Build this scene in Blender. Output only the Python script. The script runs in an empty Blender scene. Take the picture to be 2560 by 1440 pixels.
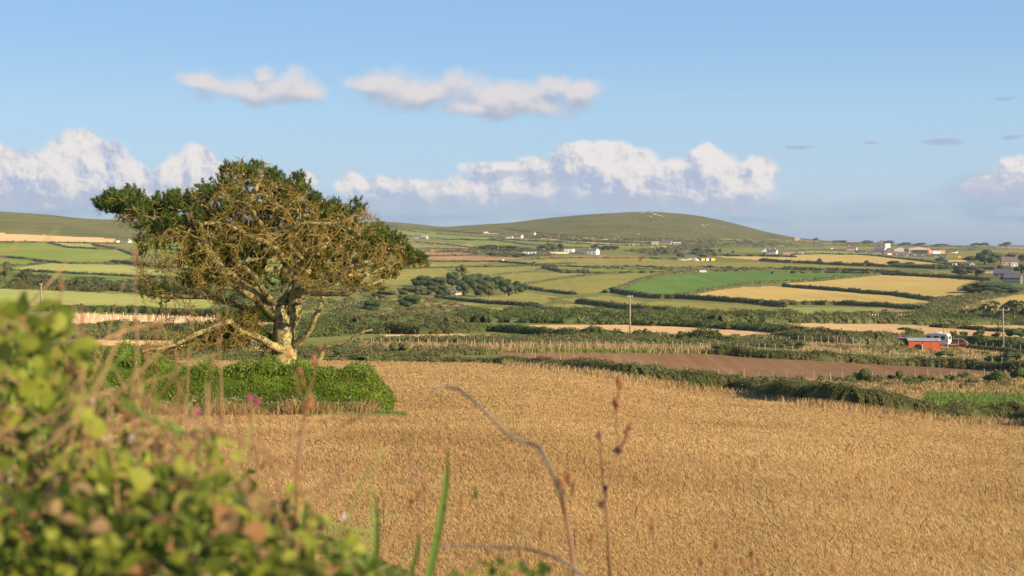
import bpy, math, random
import numpy as np
F = 3556.0; UC = 1280.0; VH = 613.0          # focal length, centre column and horizon row of the lens, in photo pixels
R = np.random.default_rng(7)
random.seed(5)
SC = bpy.context.scene
COL = SC.collection
# ------------------------------------------------------------------ mesh helpers
def mesh_np(name, V, FL, mat, rnd=None, smooth=False, col=None):
    """V (n,3); FL list of (m,k) index arrays; rnd per-face float array"""
    me = bpy.data.meshes.new(name)
    V = np.asarray(V, dtype=np.float32)
    FL = [np.asarray(f, dtype=np.int32) for f in FL if len(f)]
    me.vertices.add(len(V)); me.vertices.foreach_set('co', V.ravel())
    nl = sum(f.size for f in FL); nf = sum(len(f) for f in FL)
    me.loops.add(nl); me.loops.foreach_set('vertex_index', np.concatenate([f.ravel() for f in FL]))
    st = []; tt = []; o = 0
    for f in FL:
        k = f.shape[1]; st.append(o + np.arange(len(f)) * k); tt.append(np.full(len(f), k)); o += f.size
    me.polygons.add(nf)
    me.polygons.foreach_set('loop_start', np.concatenate(st).astype(np.int32))
    me.polygons.foreach_set('loop_total', np.concatenate(tt).astype(np.int32))
    me.polygons.foreach_set('use_smooth', np.full(nf, bool(smooth)))
    if rnd is not None:
        a = me.attributes.new('rnd', 'FLOAT', 'FACE'); a.data.foreach_set('value', np.asarray(rnd, dtype=np.float32))
    for m in (mat if isinstance(mat, (list, tuple)) else [mat]): me.materials.append(m)
    me.update(calc_edges=True); me.validate()
    return me
def link(name, me, parent=None, loc=None):
    o = bpy.data.objects.new(name, me); COL.objects.link(o)
    if parent is not None: o.parent = parent
    if loc is not None: o.location = loc
    return o
def tag(o, label=None, cat=None, group=None, kind=None):
    if label: o['label'] = label
    if cat: o['category'] = cat
    if group: o['group'] = group
    if kind: o['kind'] = kind
    return o
def empty(name, loc=(0,0,0), rz=0.0):
    o = bpy.data.objects.new(name, None); COL.objects.link(o); o.location = loc; o.rotation_euler = (0,0,rz)
    o.empty_display_size = 0.3
    return o
def copy_tree(root, parent=None):
    c = root.copy(); COL.objects.link(c)
    if parent is not None: c.parent = parent
    for ch in list(root.children): copy_tree(ch, c)
    return c
class MB:
    """collects geometry for ONE mesh"""
    def __init__(s): s.V=[]; s.F=[]; s.r=[]; s.n=0
    def add(s, V, FL, r=None):
        V=np.asarray(V,float).reshape(-1,3)
        for f in FL:
            f=np.asarray(f,int)
            if len(f)==0: continue
            s.F.append(f+s.n); s.r.append(np.full(len(f),.5) if r is None else (np.full(len(f),r) if np.isscalar(r) else np.asarray(r)))
        s.V.append(V); s.n+=len(V); return s
    def box(s, c, d, rz=0, taper=1.0):
        x,y,z=[k/2 for k in d]; P=[]
        for sz,t in ((-1,1),(1,taper)):
            for sx,sy in ((-1,-1),(1,-1),(1,1),(-1,1)): P.append((sx*x*t,sy*y*t,sz*z))
        P=np.array(P); ca,sa=math.cos(rz),math.sin(rz)
        P=P@np.array([[ca,sa,0],[-sa,ca,0],[0,0,1]])+np.array(c)
        return s.add(P,[np.array([(3,2,1,0),(4,5,6,7),(0,1,5,4),(1,2,6,5),(2,3,7,6),(3,0,4,7)])])
    def prism(s, prof, axis, a, b, cap=True):
        """prof: list of 2D points; axis 'x': (y,z) profile from x=a..b ; 'y': (x,z)"""
        n=len(prof); P=[]
        for t in (a,b):
            for p,q in prof: P.append((t,p,q) if axis=='x' else (p,t,q))
        q=[(i,(i+1)%n,n+(i+1)%n,n+i) for i in range(n)]
        FL=[np.array(q)]
        if cap: FL.append(np.array([list(range(n))[::-1]])); FL.append(np.array([list(range(n,2*n))]))
        return s.add(P,FL)
    def tube(s, pts, rad, n=6, cap=True, r=None):
        V,FL=tube_np(np.asarray(pts,float),np.asarray(rad,float),n,cap); return s.add(V,FL,r)
    def ball(s, c, rr, nu=10, nv=7, r=None):
        V=[];Fq=[]
        for j in range(nv+1):
            for i in range(nu):
                a=2*math.pi*i/nu; b=math.pi*j/nv
                V.append((c[0]+rr[0]*math.sin(b)*math.cos(a),c[1]+rr[1]*math.sin(b)*math.sin(a),c[2]+rr[2]*math.cos(b)))
        for j in range(nv):
            for i in range(nu): Fq.append((j*nu+i,(j+1)*nu+i,(j+1)*nu+(i+1)%nu,j*nu+(i+1)%nu))
        return s.add(V,[np.array(Fq)],r)
    def build(s, name, mat, parent=None, smooth=False, loc=None):
        F=s.F; 
        me=mesh_np(name, np.concatenate(s.V), F, mat, np.concatenate(s.r), smooth)
        return link(name, me, parent, loc)
def tube_np(P, rad, n=6, cap=True):
    m=len(P); T=np.gradient(P,axis=0) if m>2 else np.repeat((P[-1]-P[0])[None],m,0)
    T/= (np.linalg.norm(T,axis=1,keepdims=True)+1e-9)
    ref=np.array([0.,0,1]) if abs(T[:,2]).mean()<.8 else np.array([1.,0,0])
    A=np.cross(T,ref); A/=(np.linalg.norm(A,axis=1,keepdims=True)+1e-9); B=np.cross(T,A)
    a=np.arange(n)*2*math.pi/n
    V=P[:,None]+rad[:,None,None]*(A[:,None]*np.cos(a)[None,:,None]+B[:,None]*np.sin(a)[None,:,None])
    i=np.arange(m-1)[:,None]*n; j=np.arange(n)[None]; k=(np.arange(n)+1)[None]%n
    q=np.stack([i+j,i+k,i+n+k,i+n+j],-1).reshape(-1,4)
    FL=[q]
    if cap: FL.append(np.array([list(range(n))[::-1]])); FL.append(np.array([list(range((m-1)*n,m*n))]))
    return V.reshape(-1,3),FL
def segs_np(A, B, ra, rb, n=3):
    """many independent tapered twigs A->B (k,3) in one go"""
    T=B-A; T/= (np.linalg.norm(T,axis=1,keepdims=True)+1e-9)
    ref=np.where(np.abs(T[:,2:3])<.9,np.array([[0,0,1.]]),np.array([[1.,0,0]]))
    X=np.cross(T,ref); X/=(np.linalg.norm(X,axis=1,keepdims=True)+1e-9); Y=np.cross(T,X)
    a=np.arange(n)*2*math.pi/n; D=X[:,None]*np.cos(a)[None,:,None]+Y[:,None]*np.sin(a)[None,:,None]
    V=np.concatenate([A[:,None]+np.reshape(ra,(-1,1,1))*D, B[:,None]+np.reshape(rb,(-1,1,1))*D],1)
    k=len(A); o=(np.arange(k)*2*n)[:,None,None]; j=np.arange(n); f=np.stack([j,(j+1)%n,n+(j+1)%n,n+j],-1)[None]
    return V.reshape(-1,3), (o+f).reshape(-1,4)
def unit(a): return a/(np.linalg.norm(a,axis=-1,keepdims=True)+1e-9)
def leaves_np(P, N, size, asp=1.6, R=R):
    """rhombic leaves: centre P, rough normal N, size"""
    n=len(P); N=unit(N); T=unit(np.cross(N,unit(R.normal(size=(n,3))))); B=np.cross(N,T)
    s=np.broadcast_to(size,(n,))[:,None]*.5
    V=np.stack([P-T*s*asp, P-B*s*.75, P+T*s*asp, P+B*s*.75],1).reshape(-1,3)
    return V, np.arange(4*n).reshape(-1,4)
# value noise
_H=np.random.default_rng(99).random((64,64,64))
def vn(x,y,z=0.0):
    x,y,z=np.broadcast_arrays(np.asarray(x,float),np.asarray(y,float),np.asarray(z,float))
    xi,yi,zi=[np.floor(q).astype(int) for q in (x,y,z)]; fx,fy,fz=x-xi,y-yi,z-zi
    fx,fy,fz=[q*q*(3-2*q) for q in (fx,fy,fz)]
    h=lambda a,b,c:_H[(xi+a)&63,(yi+b)&63,(zi+c)&63]
    L=lambda a,b,t:a+(b-a)*t
    return L(L(L(h(0,0,0),h(1,0,0),fx),L(h(0,1,0),h(1,1,0),fx),fy),L(L(h(0,0,1),h(1,0,1),fx),L(h(0,1,1),h(1,1,1),fx),fy),fz)
def fbm(x,y,z=0.,o=3): return sum(vn(x*2**i,y*2**i,z*2**i+7*i)/2**i for i in range(o))/(2-2**(1-o))
# ------------------------------------------------------------------ terrain
SKY_L=np.array([(-900,545),(-500,532),(-200,524),(0,528),(60,531),(130,538),(200,545),(270,549),(345,551),(500,556),(700,557),(850,555),(950,554),(1000,556),(1060,561),(1090,566),(1160,564),(1200,561),(1280,556),(1360,545),(1450,537),(1540,532),(1600,529.5),(1640,529.5),(1700,534),(1750,540),(1800,550),(1860,566),(1900,577),(1960,590),(2000,596),(2040,600),(2100,604),(2200,608),(2300,611.5),(2400,614),(2560,615.5),(3400,616)],float)
_su=np.arange(-900,3401,4.); _sv=np.interp(_su,SKY_L[:,0],SKY_L[:,1]); _k=np.hanning(23); _k/=_k.sum(); _sv=np.convolve(np.pad(_sv,11,'edge'),_k,'valid')
def vsky(u): return np.interp(u,_su,_sv)+1.0*(vn(np.asarray(u)/45.,8.3)-.5)
PLANE=lambda a,b:[(a+b/d,d) for d in (6,9,13,17,24,34,49,75,110)]
TAB={0:PLANE(849,9779)+[(915,148),(885,175),(860,205),(835,240),(815,275),(785,345),(750,450),(725,540),(700,670),(680,820),(660,980),(640,1200),(625,1650),(600,2700)],
 1300:PLANE(849,9779)+[(915,150),(880,172),(865,187),(845,225),(820,285),(800,350),(780,490),(760,640),(735,800),(700,1000),(670,1270),(655,1450),(640,1680),(625,2250),(600,3500)],
 1900:[(985+9400/d-60-10/d*9,d) for d in (6,9,13,18.5,26,36,52,78)]+[(993,120),(955,150),(925,165),(880,190),(860,215),(840,255),(818,310),(800,380),(785,490),(760,660),(720,860),(690,1060),(670,1290),(655,1520),(640,1850),(625,2350),(600,3600)],
 2560:[(978+9245/d,d) for d in (6,9,13,20,34,54,80)]+[(1058,115),(1000,143),(935,175),(900,215),(870,258),(845,305),(820,365),(800,435),(780,545),(750,710),(715,860),(690,1010),(665,1350),(652,1580),(640,1850),(625,2300),(600,3300)]}
def pchip(x,y,xq):
    h=np.diff(x); dl=np.diff(y)/h; m=np.zeros(len(x))
    w1=2*h[1:]+h[:-1]; w2=h[1:]+2*h[:-1]
    ok=dl[1:]*dl[:-1]>0
    m[1:-1][ok]=((w1+w2)/(w1/np.where(ok,dl[:-1],1)+w2/np.where(ok,dl[1:],1)))[ok]
    m[0]=dl[0]; m[-1]=dl[-1]
    i=np.clip(np.searchsorted(x,xq)-1,0,len(x)-2); t=(xq-x[i])/h[i]
    r=(2*t**3-3*t**2+1)*y[i]+(t**3-2*t**2+t)*h[i]*m[i]+(-2*t**3+3*t**2)*y[i+1]+(t**3-t**2)*h[i]*m[i+1]
    return r
VQ=np.concatenate([np.arange(600,700,.5),np.arange(700,1100,1.),np.arange(1100,2400,4.)])
KU=sorted(TAB); KT=[]
for k in KU:
    t=sorted(TAB[k]); KT.append(pchip(np.array([a for a,b in t]),np.log([b for a,b in t]),VQ))
KT=np.array(KT)
def logd(u,vp):
    u=np.asarray(u,float); vp=np.asarray(vp,float); u,vp=np.broadcast_arrays(u,vp)
    T=np.array([np.interp(vp.ravel(),VQ,KT[i]) for i in range(len(KU))])
    uc=np.clip(u.ravel(),KU[0],KU[-1]); i=np.clip(np.searchsorted(KU,uc)-1,0,len(KU)-2); K=np.array(KU,float)
    t=(uc-K[i])/(K[i+1]-K[i]); t=t*t*(3-2*t); a=np.arange(len(uc))
    return (T[i,a]*(1-t)+T[i+1,a]*t).reshape(u.shape)
def v2p(u,v):
    s=vsky(u); v=np.asarray(v,float)
    return np.where(v>=640,v,600+40*(np.maximum(v,s)-s)/(640-s))
def p2v(u,vp):
    s=vsky(u); return np.where(vp>=640,vp,s+(vp-600)/40*(640-s))
def P(u,v):
    """ground point seen at photo pixel (u,v)"""
    u,v=np.broadcast_arrays(np.asarray(u,float),np.asarray(v,float))
    d=np.exp(logd(u,v2p(u,v))); vv=np.maximum(v,vsky(u))
    return np.stack([(u-UC)/F*d,d,(VH-vv)/F*d],-1)
# inverse table: ground height under (x,y)
_U=np.arange(-900,3481,20.); _LD=np.linspace(math.log(6.2),math.log(3290),700)
_Z=np.empty((len(_U),len(_LD)))
for _i,_u in enumerate(_U):
    vp=VQ; ld=logd(np.full(len(vp),_u),vp); v=p2v(np.full(len(vp),_u),vp); z=(VH-v)/F*np.exp(ld)
    o=np.argsort(ld); _Z[_i]=np.interp(_LD,ld[o],z[o])
def gz(x,y):
    x,y=np.broadcast_arrays(np.asarray(x,float),np.asarray(y,float)); y=np.maximum(y,6.3)
    u=np.clip((UC+F*x/y+900)/20,0,len(_U)-1.001); l=np.clip((np.log(y)-_LD[0])/(_LD[1]-_LD[0]),0,len(_LD)-1.001)
    i=u.astype(int); j=l.astype(int); a=u-i; b=l-j
    return (_Z[i,j]*(1-a)+_Z[i+1,j]*a)*(1-b)+(_Z[i,j+1]*(1-a)+_Z[i+1,j+1]*a)*b
def inpoly(u,v,poly):
    p=np.asarray(poly,float); c=np.zeros(np.shape(u),bool); n=len(p)
    for i in range(n):
        x1,y1=p[i]; x2,y2=p[i-1]
        if y1==y2: continue
        c^=((y1>v)!=(y2>v))&(u<(x2-x1)*(v-y1)/(y2-y1)+x1)
    return c
def densify(path,step):
    path=np.asarray(path,float); out=[path[0]]
    for a,b in zip(path[:-1],path[1:]):
        n=max(1,int(np.linalg.norm(b-a)/step)); out+= [a+(b-a)*(i+1)/n for i in range(n)]
    return np.array(out)
# ------------------------------------------------------------------ materials
def newmat(name):
    m=bpy.data.materials.new(name); m.use_nodes=True; nt=m.node_tree; nt.nodes.clear()
    out=nt.nodes.new('ShaderNodeOutputMaterial'); return m,nt,out
def N(nt,t,**k):
    n=nt.nodes.new(t)
    for a,b in k.items(): setattr(n,a,b)
    return n
def ramp(nt,fac,stops):
    r=N(nt,'ShaderNodeValToRGB'); cr=r.color_ramp
    while len(cr.elements)>1: cr.elements.remove(cr.elements[0])
    for i,(p,c) in enumerate(stops):
        e=cr.elements[0] if i==0 else cr.elements.new(p)
        e.position=p; e.color=(*c,1)
    nt.links.new(fac,r.inputs[0]); return r.outputs[0]
def mix(nt,a,b,f,mode='MIX'):
    n=N(nt,'ShaderNodeMix',data_type='RGBA',blend_type=mode)
    for s,i in ((a,6),(b,7),(f,0)):
        if isinstance(s,(int,float)): n.inputs[i].default_value=s
        elif isinstance(s,tuple): n.inputs[i].default_value=(*s,1)
        else: nt.links.new(s,n.inputs[i])
    return n.outputs[2]
def math_(nt,op,a,b=None,c=None,clamp=False):
    n=N(nt,'ShaderNodeMath',operation=op,use_clamp=clamp)
    for i,s in enumerate((a,b,c)):
        if s is None: continue
        if isinstance(s,(int,float)): n.inputs[i].default_value=s
        else: nt.links.new(s,n.inputs[i])
    return n.outputs[0]
def noise(nt,scale,detail=3,rough=.55,vec=None,dim='3D'):
    n=N(nt,'ShaderNodeTexNoise',noise_dimensions=dim); n.inputs['Scale'].default_value=scale; n.inputs['Detail'].default_value=detail; n.inputs['Roughness'].default_value=rough
    if vec is None:
        g=N(nt,'ShaderNodeNewGeometry'); vec=g.outputs['Position']
    nt.links.new(vec,n.inputs['Vector']); return n.outputs['Fac']
def attr(nt,name,out='Fac'):
    a=N(nt,'ShaderNodeAttribute',attribute_name=name); return a.outputs[out]
def foliage(name,cols,trans=.35,nscale=.8,dead=None,rough=.6,gloss=0.0,deadamt=.5):
    """leaf colours picked per leaf, drifting with a broad noise; part of the light passes through"""
    m,nt,out=newmat(name)
    r=attr(nt,'rnd'); nz=noise(nt,nscale,3)
    f=math_(nt,'ADD',math_(nt,'MULTIPLY',r,.55),math_(nt,'MULTIPLY',math_(nt,'SUBTRACT',nz,.28),1.0),clamp=True)
    k=len(cols); c=ramp(nt,f,[(i/(k-1) if k>1 else 0,cols[i]) for i in range(k)])
    if dead:
        n2=noise(nt,nscale*2.3,2,vec=None)
        g=math_(nt,'MULTIPLY',math_(nt,'GREATER_THAN',math_(nt,'ADD',n2,math_(nt,'MULTIPLY',r,.35)),1.0-deadamt*.5),1.0)
        c=mix(nt,c,dead,g)
    d=N(nt,'ShaderNodeBsdfPrincipled'); d.inputs['Roughness'].default_value=rough; d.inputs['Specular IOR Level'].default_value=.25+gloss
    nt.links.new(c,d.inputs['Base Color'])
    t=N(nt,'ShaderNodeBsdfTranslucent'); nt.links.new(mix(nt,c,(1,1,.3),.08),t.inputs[0])
    s=N(nt,'ShaderNodeMixShader'); s.inputs[0].default_value=trans
    nt.links.new(d.outputs[0],s.inputs[1]); nt.links.new(t.outputs[0],s.inputs[2]); nt.links.new(s.outputs[0],out.inputs[0])
    return m
def solid(name,col,rough=.7,var=.18,nscale=3.,bump=.0,metal=0.,stain=None,bscale=None,spec=.4,objc=True,emit=0):
    m,nt,out=newmat(name)
    tc=N(nt,'ShaderNodeTexCoord'); vec=tc.outputs['Object']
    nz=noise(nt,nscale,5,.65,vec); b=N(nt,'ShaderNodeBsdfPrincipled')
    lo=tuple(max(0,x*(1-var*1.3)) for x in col); hi=tuple(min(1,x*(1+var)) for x in col)
    c=ramp(nt,nz,[(.3,lo),(.7,hi)])
    if stain:
        n2=noise(nt,nscale*.6,4,.7,vec); c=mix(nt,c,stain,ramp(nt,n2,[(.5,(0,0,0)),(.66,(.8,.8,.8))]))
    nt.links.new(c,b.inputs['Base Color']); b.inputs['Roughness'].default_value=rough; b.inputs['Metallic'].default_value=metal; b.inputs['Specular IOR Level'].default_value=spec
    if bump:
        bm=N(nt,'ShaderNodeBump'); bm.inputs['Strength'].default_value=1; bm.inputs['Distance'].default_value=bump
        nt.links.new(noise(nt,bscale or nscale*3,5,.65,vec),bm.inputs['Height']); nt.links.new(bm.outputs[0],b.inputs['Normal'])
    nt.links.new(b.outputs[0],out.inputs[0]); return m
def fieldmat(name,ca,cb,stripe=0.0,ang=0.0,period=3.0,big=40.,cc=None,bump=.0,bscale=1.5,fine=1.2):
    """field: broad patches, drilled/mown stripes in a direction, fine grain"""
    m,nt,out=newmat(name)
    g=N(nt,'ShaderNodeNewGeometry'); pos=g.outputs['Position']
    n1=noise(nt,1/big,5,.68); n2=noise(nt,fine,4,.75)
    f=math_(nt,'ADD',math_(nt,'MULTIPLY',n1,.62),math_(nt,'MULTIPLY',n2,.38))
    mp=N(nt,'ShaderNodeMapping'); mp.inputs['Rotation'].default_value=(0,0,ang); mp.inputs['Scale'].default_value=(1/period,1/(period*40),0)
    nt.links.new(pos,mp.inputs[0]); st=noise(nt,1.0,3,.6,mp.outputs[0])
    f=math_(nt,'ADD',f,math_(nt,'MULTIPLY',math_(nt,'SUBTRACT',st,.5),stripe))
    stops=[(.36,ca),(.62,cb)]
    if cc: stops.append((.78,cc))
    c=ramp(nt,f,stops)
    b=N(nt,'ShaderNodeBsdfDiffuse'); b.inputs['Roughness'].default_value=.8; nt.links.new(c,b.inputs[0])
    if bump:
        bm=N(nt,'ShaderNodeBump'); bm.inputs['Strength'].default_value=1; bm.inputs['Distance'].default_value=bump
        nt.links.new(noise(nt,bscale,4,.7),bm.inputs['Height']); nt.links.new(bm.outputs[0],b.inputs['Normal'])
    nt.links.new(b.outputs[0],out.inputs[0]); return m
M={}
M['hedge']=foliage('hedge_leaves',[(.04,.05,.014),(.085,.095,.026),(.15,.145,.042),(.22,.18,.07)],.3,.25,dead=(.17,.11,.05),deadamt=.25)
M['hedgefar']=foliage('far_hedge_leaves',[(.07,.08,.03),(.12,.12,.045),(.17,.145,.07)],.25,.03,dead=(.16,.11,.06),deadamt=.3)
M['hedgegreen']=foliage('lush_hedge_leaves',[(.045,.075,.008),(.10,.155,.014),(.175,.25,.026),(.27,.33,.05)],.38,1.3,dead=(.22,.19,.05),deadamt=.32)
M['scrub']=foliage('scrub_leaves',[(.06,.085,.022),(.12,.145,.038),(.18,.175,.058),(.24,.19,.08)],.3,.08,dead=(.22,.14,.07),deadamt=.4)
M['gorse']=foliage('gorse_leaves',[(.045,.07,.016),(.10,.13,.030),(.19,.185,.045)],.25,.5,dead=(.2,.12,.05),deadamt=.15)
M['treefar']=foliage('far_tree_leaves',[(.035,.06,.018),(.065,.095,.026),(.11,.13,.035)],.25,.1)
M['treeolive']=foliage('olive_tree_leaves',[(.07,.09,.025),(.12,.13,.04),(.17,.16,.06)],.25,.1)
M['dry']=foliage('dry_grass',[(.26,.17,.07),(.42,.28,.12),(.55,.38,.18)],.3,.4)
M['greengrass']=foliage('green_grass',[(.08,.14,.02),(.15,.22,.04),(.26,.28,.07)],.3,.4)
M['wheat']=foliage('wheat_ears',[(.40,.245,.095),(.49,.31,.125),(.56,.37,.155),(.63,.43,.20)],.45,.16,dead=(.24,.21,.08),deadamt=.1)
M['moor']=fieldmat('moor',(.048,.066,.022),(.135,.12,.045),.08,.4,12,80,(.24,.175,.085),bump=1.2,bscale=.05,fine=.03)
M['ground']=fieldmat('rough_ground',(.08,.10,.03),(.17,.16,.06),.1,0,6,60,(.24,.19,.09),bump=.25,bscale=.4,fine=.25)
M['tan']=fieldmat('stubble',(.40,.25,.12),(.50,.33,.165),.25,1.45,2.2,60,(.54,.38,.2),fine=.9)
M['gold']=fieldmat('ripe_barley',(.34,.245,.075),(.45,.325,.115),.45,1.2,5,80,(.5,.39,.16),fine=.5)
M['green']=fieldmat('green_pasture',(.11,.148,.032),(.17,.20,.048),.45,1.0,6,90,(.19,.21,.07),fine=.3)
M['emerald']=fieldmat('young_crop',(.068,.125,.032),(.11,.18,.045),.45,1.1,7,90,(.15,.19,.06),fine=.3)
M['olive']=fieldmat('grazed_pasture',(.155,.152,.042),(.225,.202,.062),.35,.8,7,80,(.25,.21,.08),fine=.3)
M['lime']=fieldmat('mown_pasture',(.185,.20,.06),(.255,.255,.088),.45,1.3,4,70,(.29,.27,.11),fine=.5)
M['brown']=fieldmat('ploughed_earth',(.22,.125,.06),(.31,.19,.10),.25,1.35,3,70,fine=.5)
M['soil']=fieldmat('tilled_soil',(.145,.083,.045),(.205,.122,.068),.45,1.42,1.6,25,(.30,.19,.12),bump=.10,bscale=1.3,fine=1.6)
M['rough']=fieldmat('rough_dry_grass',(.22,.16,.06),(.33,.22,.10),.15,1.4,3,25,(.17,.17,.05),bump=.15,bscale=.8,fine=.6)
M['wheatbase']=fieldmat('wheat_floor',(.28,.17,.07),(.38,.24,.10),.25,1.5,2.0,14,(.44,.29,.13),bump=.08,bscale=3,fine=2.)
M['bank']=fieldmat('bank_soil',(.035,.05,.012),(.07,.085,.025),0,0,2,1.5,(.12,.09,.04),bump=.05,bscale=8,fine=9)
M['rock']=solid('granite',(.42,.38,.31),.9,.2,.4,.08)
M['wall_stone']=solid('pale_stone_wall',(.40,.34,.25),.9,.25,.7)
M['wall_white']=solid('white_render',(.80,.77,.70),.8,.06,.3)
M['wall_cream']=solid('cream_render',(.70,.60,.44),.8,.08,.3)
M['wall_grey']=solid('grey_stone',(.2,.18,.16),.9,.2,.6)
M['wall_tan']=solid('tan_cladding',(.46,.36,.25),.8,.1,.3)
M['slate']=solid('slate_roof',(.12,.115,.13),.6,.2,.8)
M['roof_brown']=solid('brown_tiles',(.20,.13,.11),.8,.2,.8)
M['roof_pale']=solid('pale_roof_sheet',(.42,.40,.36),.6,.12,.5)
M['glass']=solid('dark_glass',(.03,.035,.045),.1,.1,1,spec=.8)
M['dark']=solid('dark_opening',(.02,.02,.025),.8,.1,1)
M['redpaint']=solid('red_paint',(.60,.105,.035),.45,.12,.5,stain=(.5,.13,.05))
M['roofsheet']=solid('grey_roof_sheet',(.48,.47,.45),.75,.12,.8,stain=(.3,.3,.32))
M['cream']=solid('cream_caravan_shell',(.78,.73,.62),.35,.06,.8,stain=(.6,.55,.45))
M['white']=solid('white_paint',(.8,.79,.76),.4,.05,.5)
M['blue']=solid('blue_car_paint',(.06,.13,.34),.25,.08,.5)
M['redcar']=solid('red_car_paint',(.45,.045,.04),.25,.08,.5)
M['darkblue']=solid('dark_blue_paint_and_shade',(.03,.04,.085),.25,.1,.5)
M['silver']=solid('silver_paint',(.42,.43,.46),.25,.1,.5,metal=.3)
M['tyre']=solid('rubber',(.02,.02,.02),.8,.1,3)
M['wood']=solid('weathered_wood',(.36,.29,.19),.85,.2,2.5,.01)
M['pole']=solid('pole_wood',(.30,.25,.18),.85,.2,1.2,.01)
M['darkgreen']=solid('dark_green_paint',(.04,.07,.04),.6,.1,1)
M['greenshed']=solid('green_shed_paint',(.07,.12,.10),.6,.1,1)
M['wire']=solid('galvanised_wire',(.35,.35,.34),.5,.1,2,metal=.4)
M['yellow']=solid('yellow_paint',(.75,.38,.03),.5,.1,.8)
M['orange']=solid('orange_panel',(.8,.30,.02),.5,.08,.8)
M['cow']=solid('cow_hide',(.15,.065,.035),.8,.3,1.2,stain=(.35,.24,.17))
M['barkfar']=solid('far_bark',(.16,.12,.08),.9,.25,2)
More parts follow.
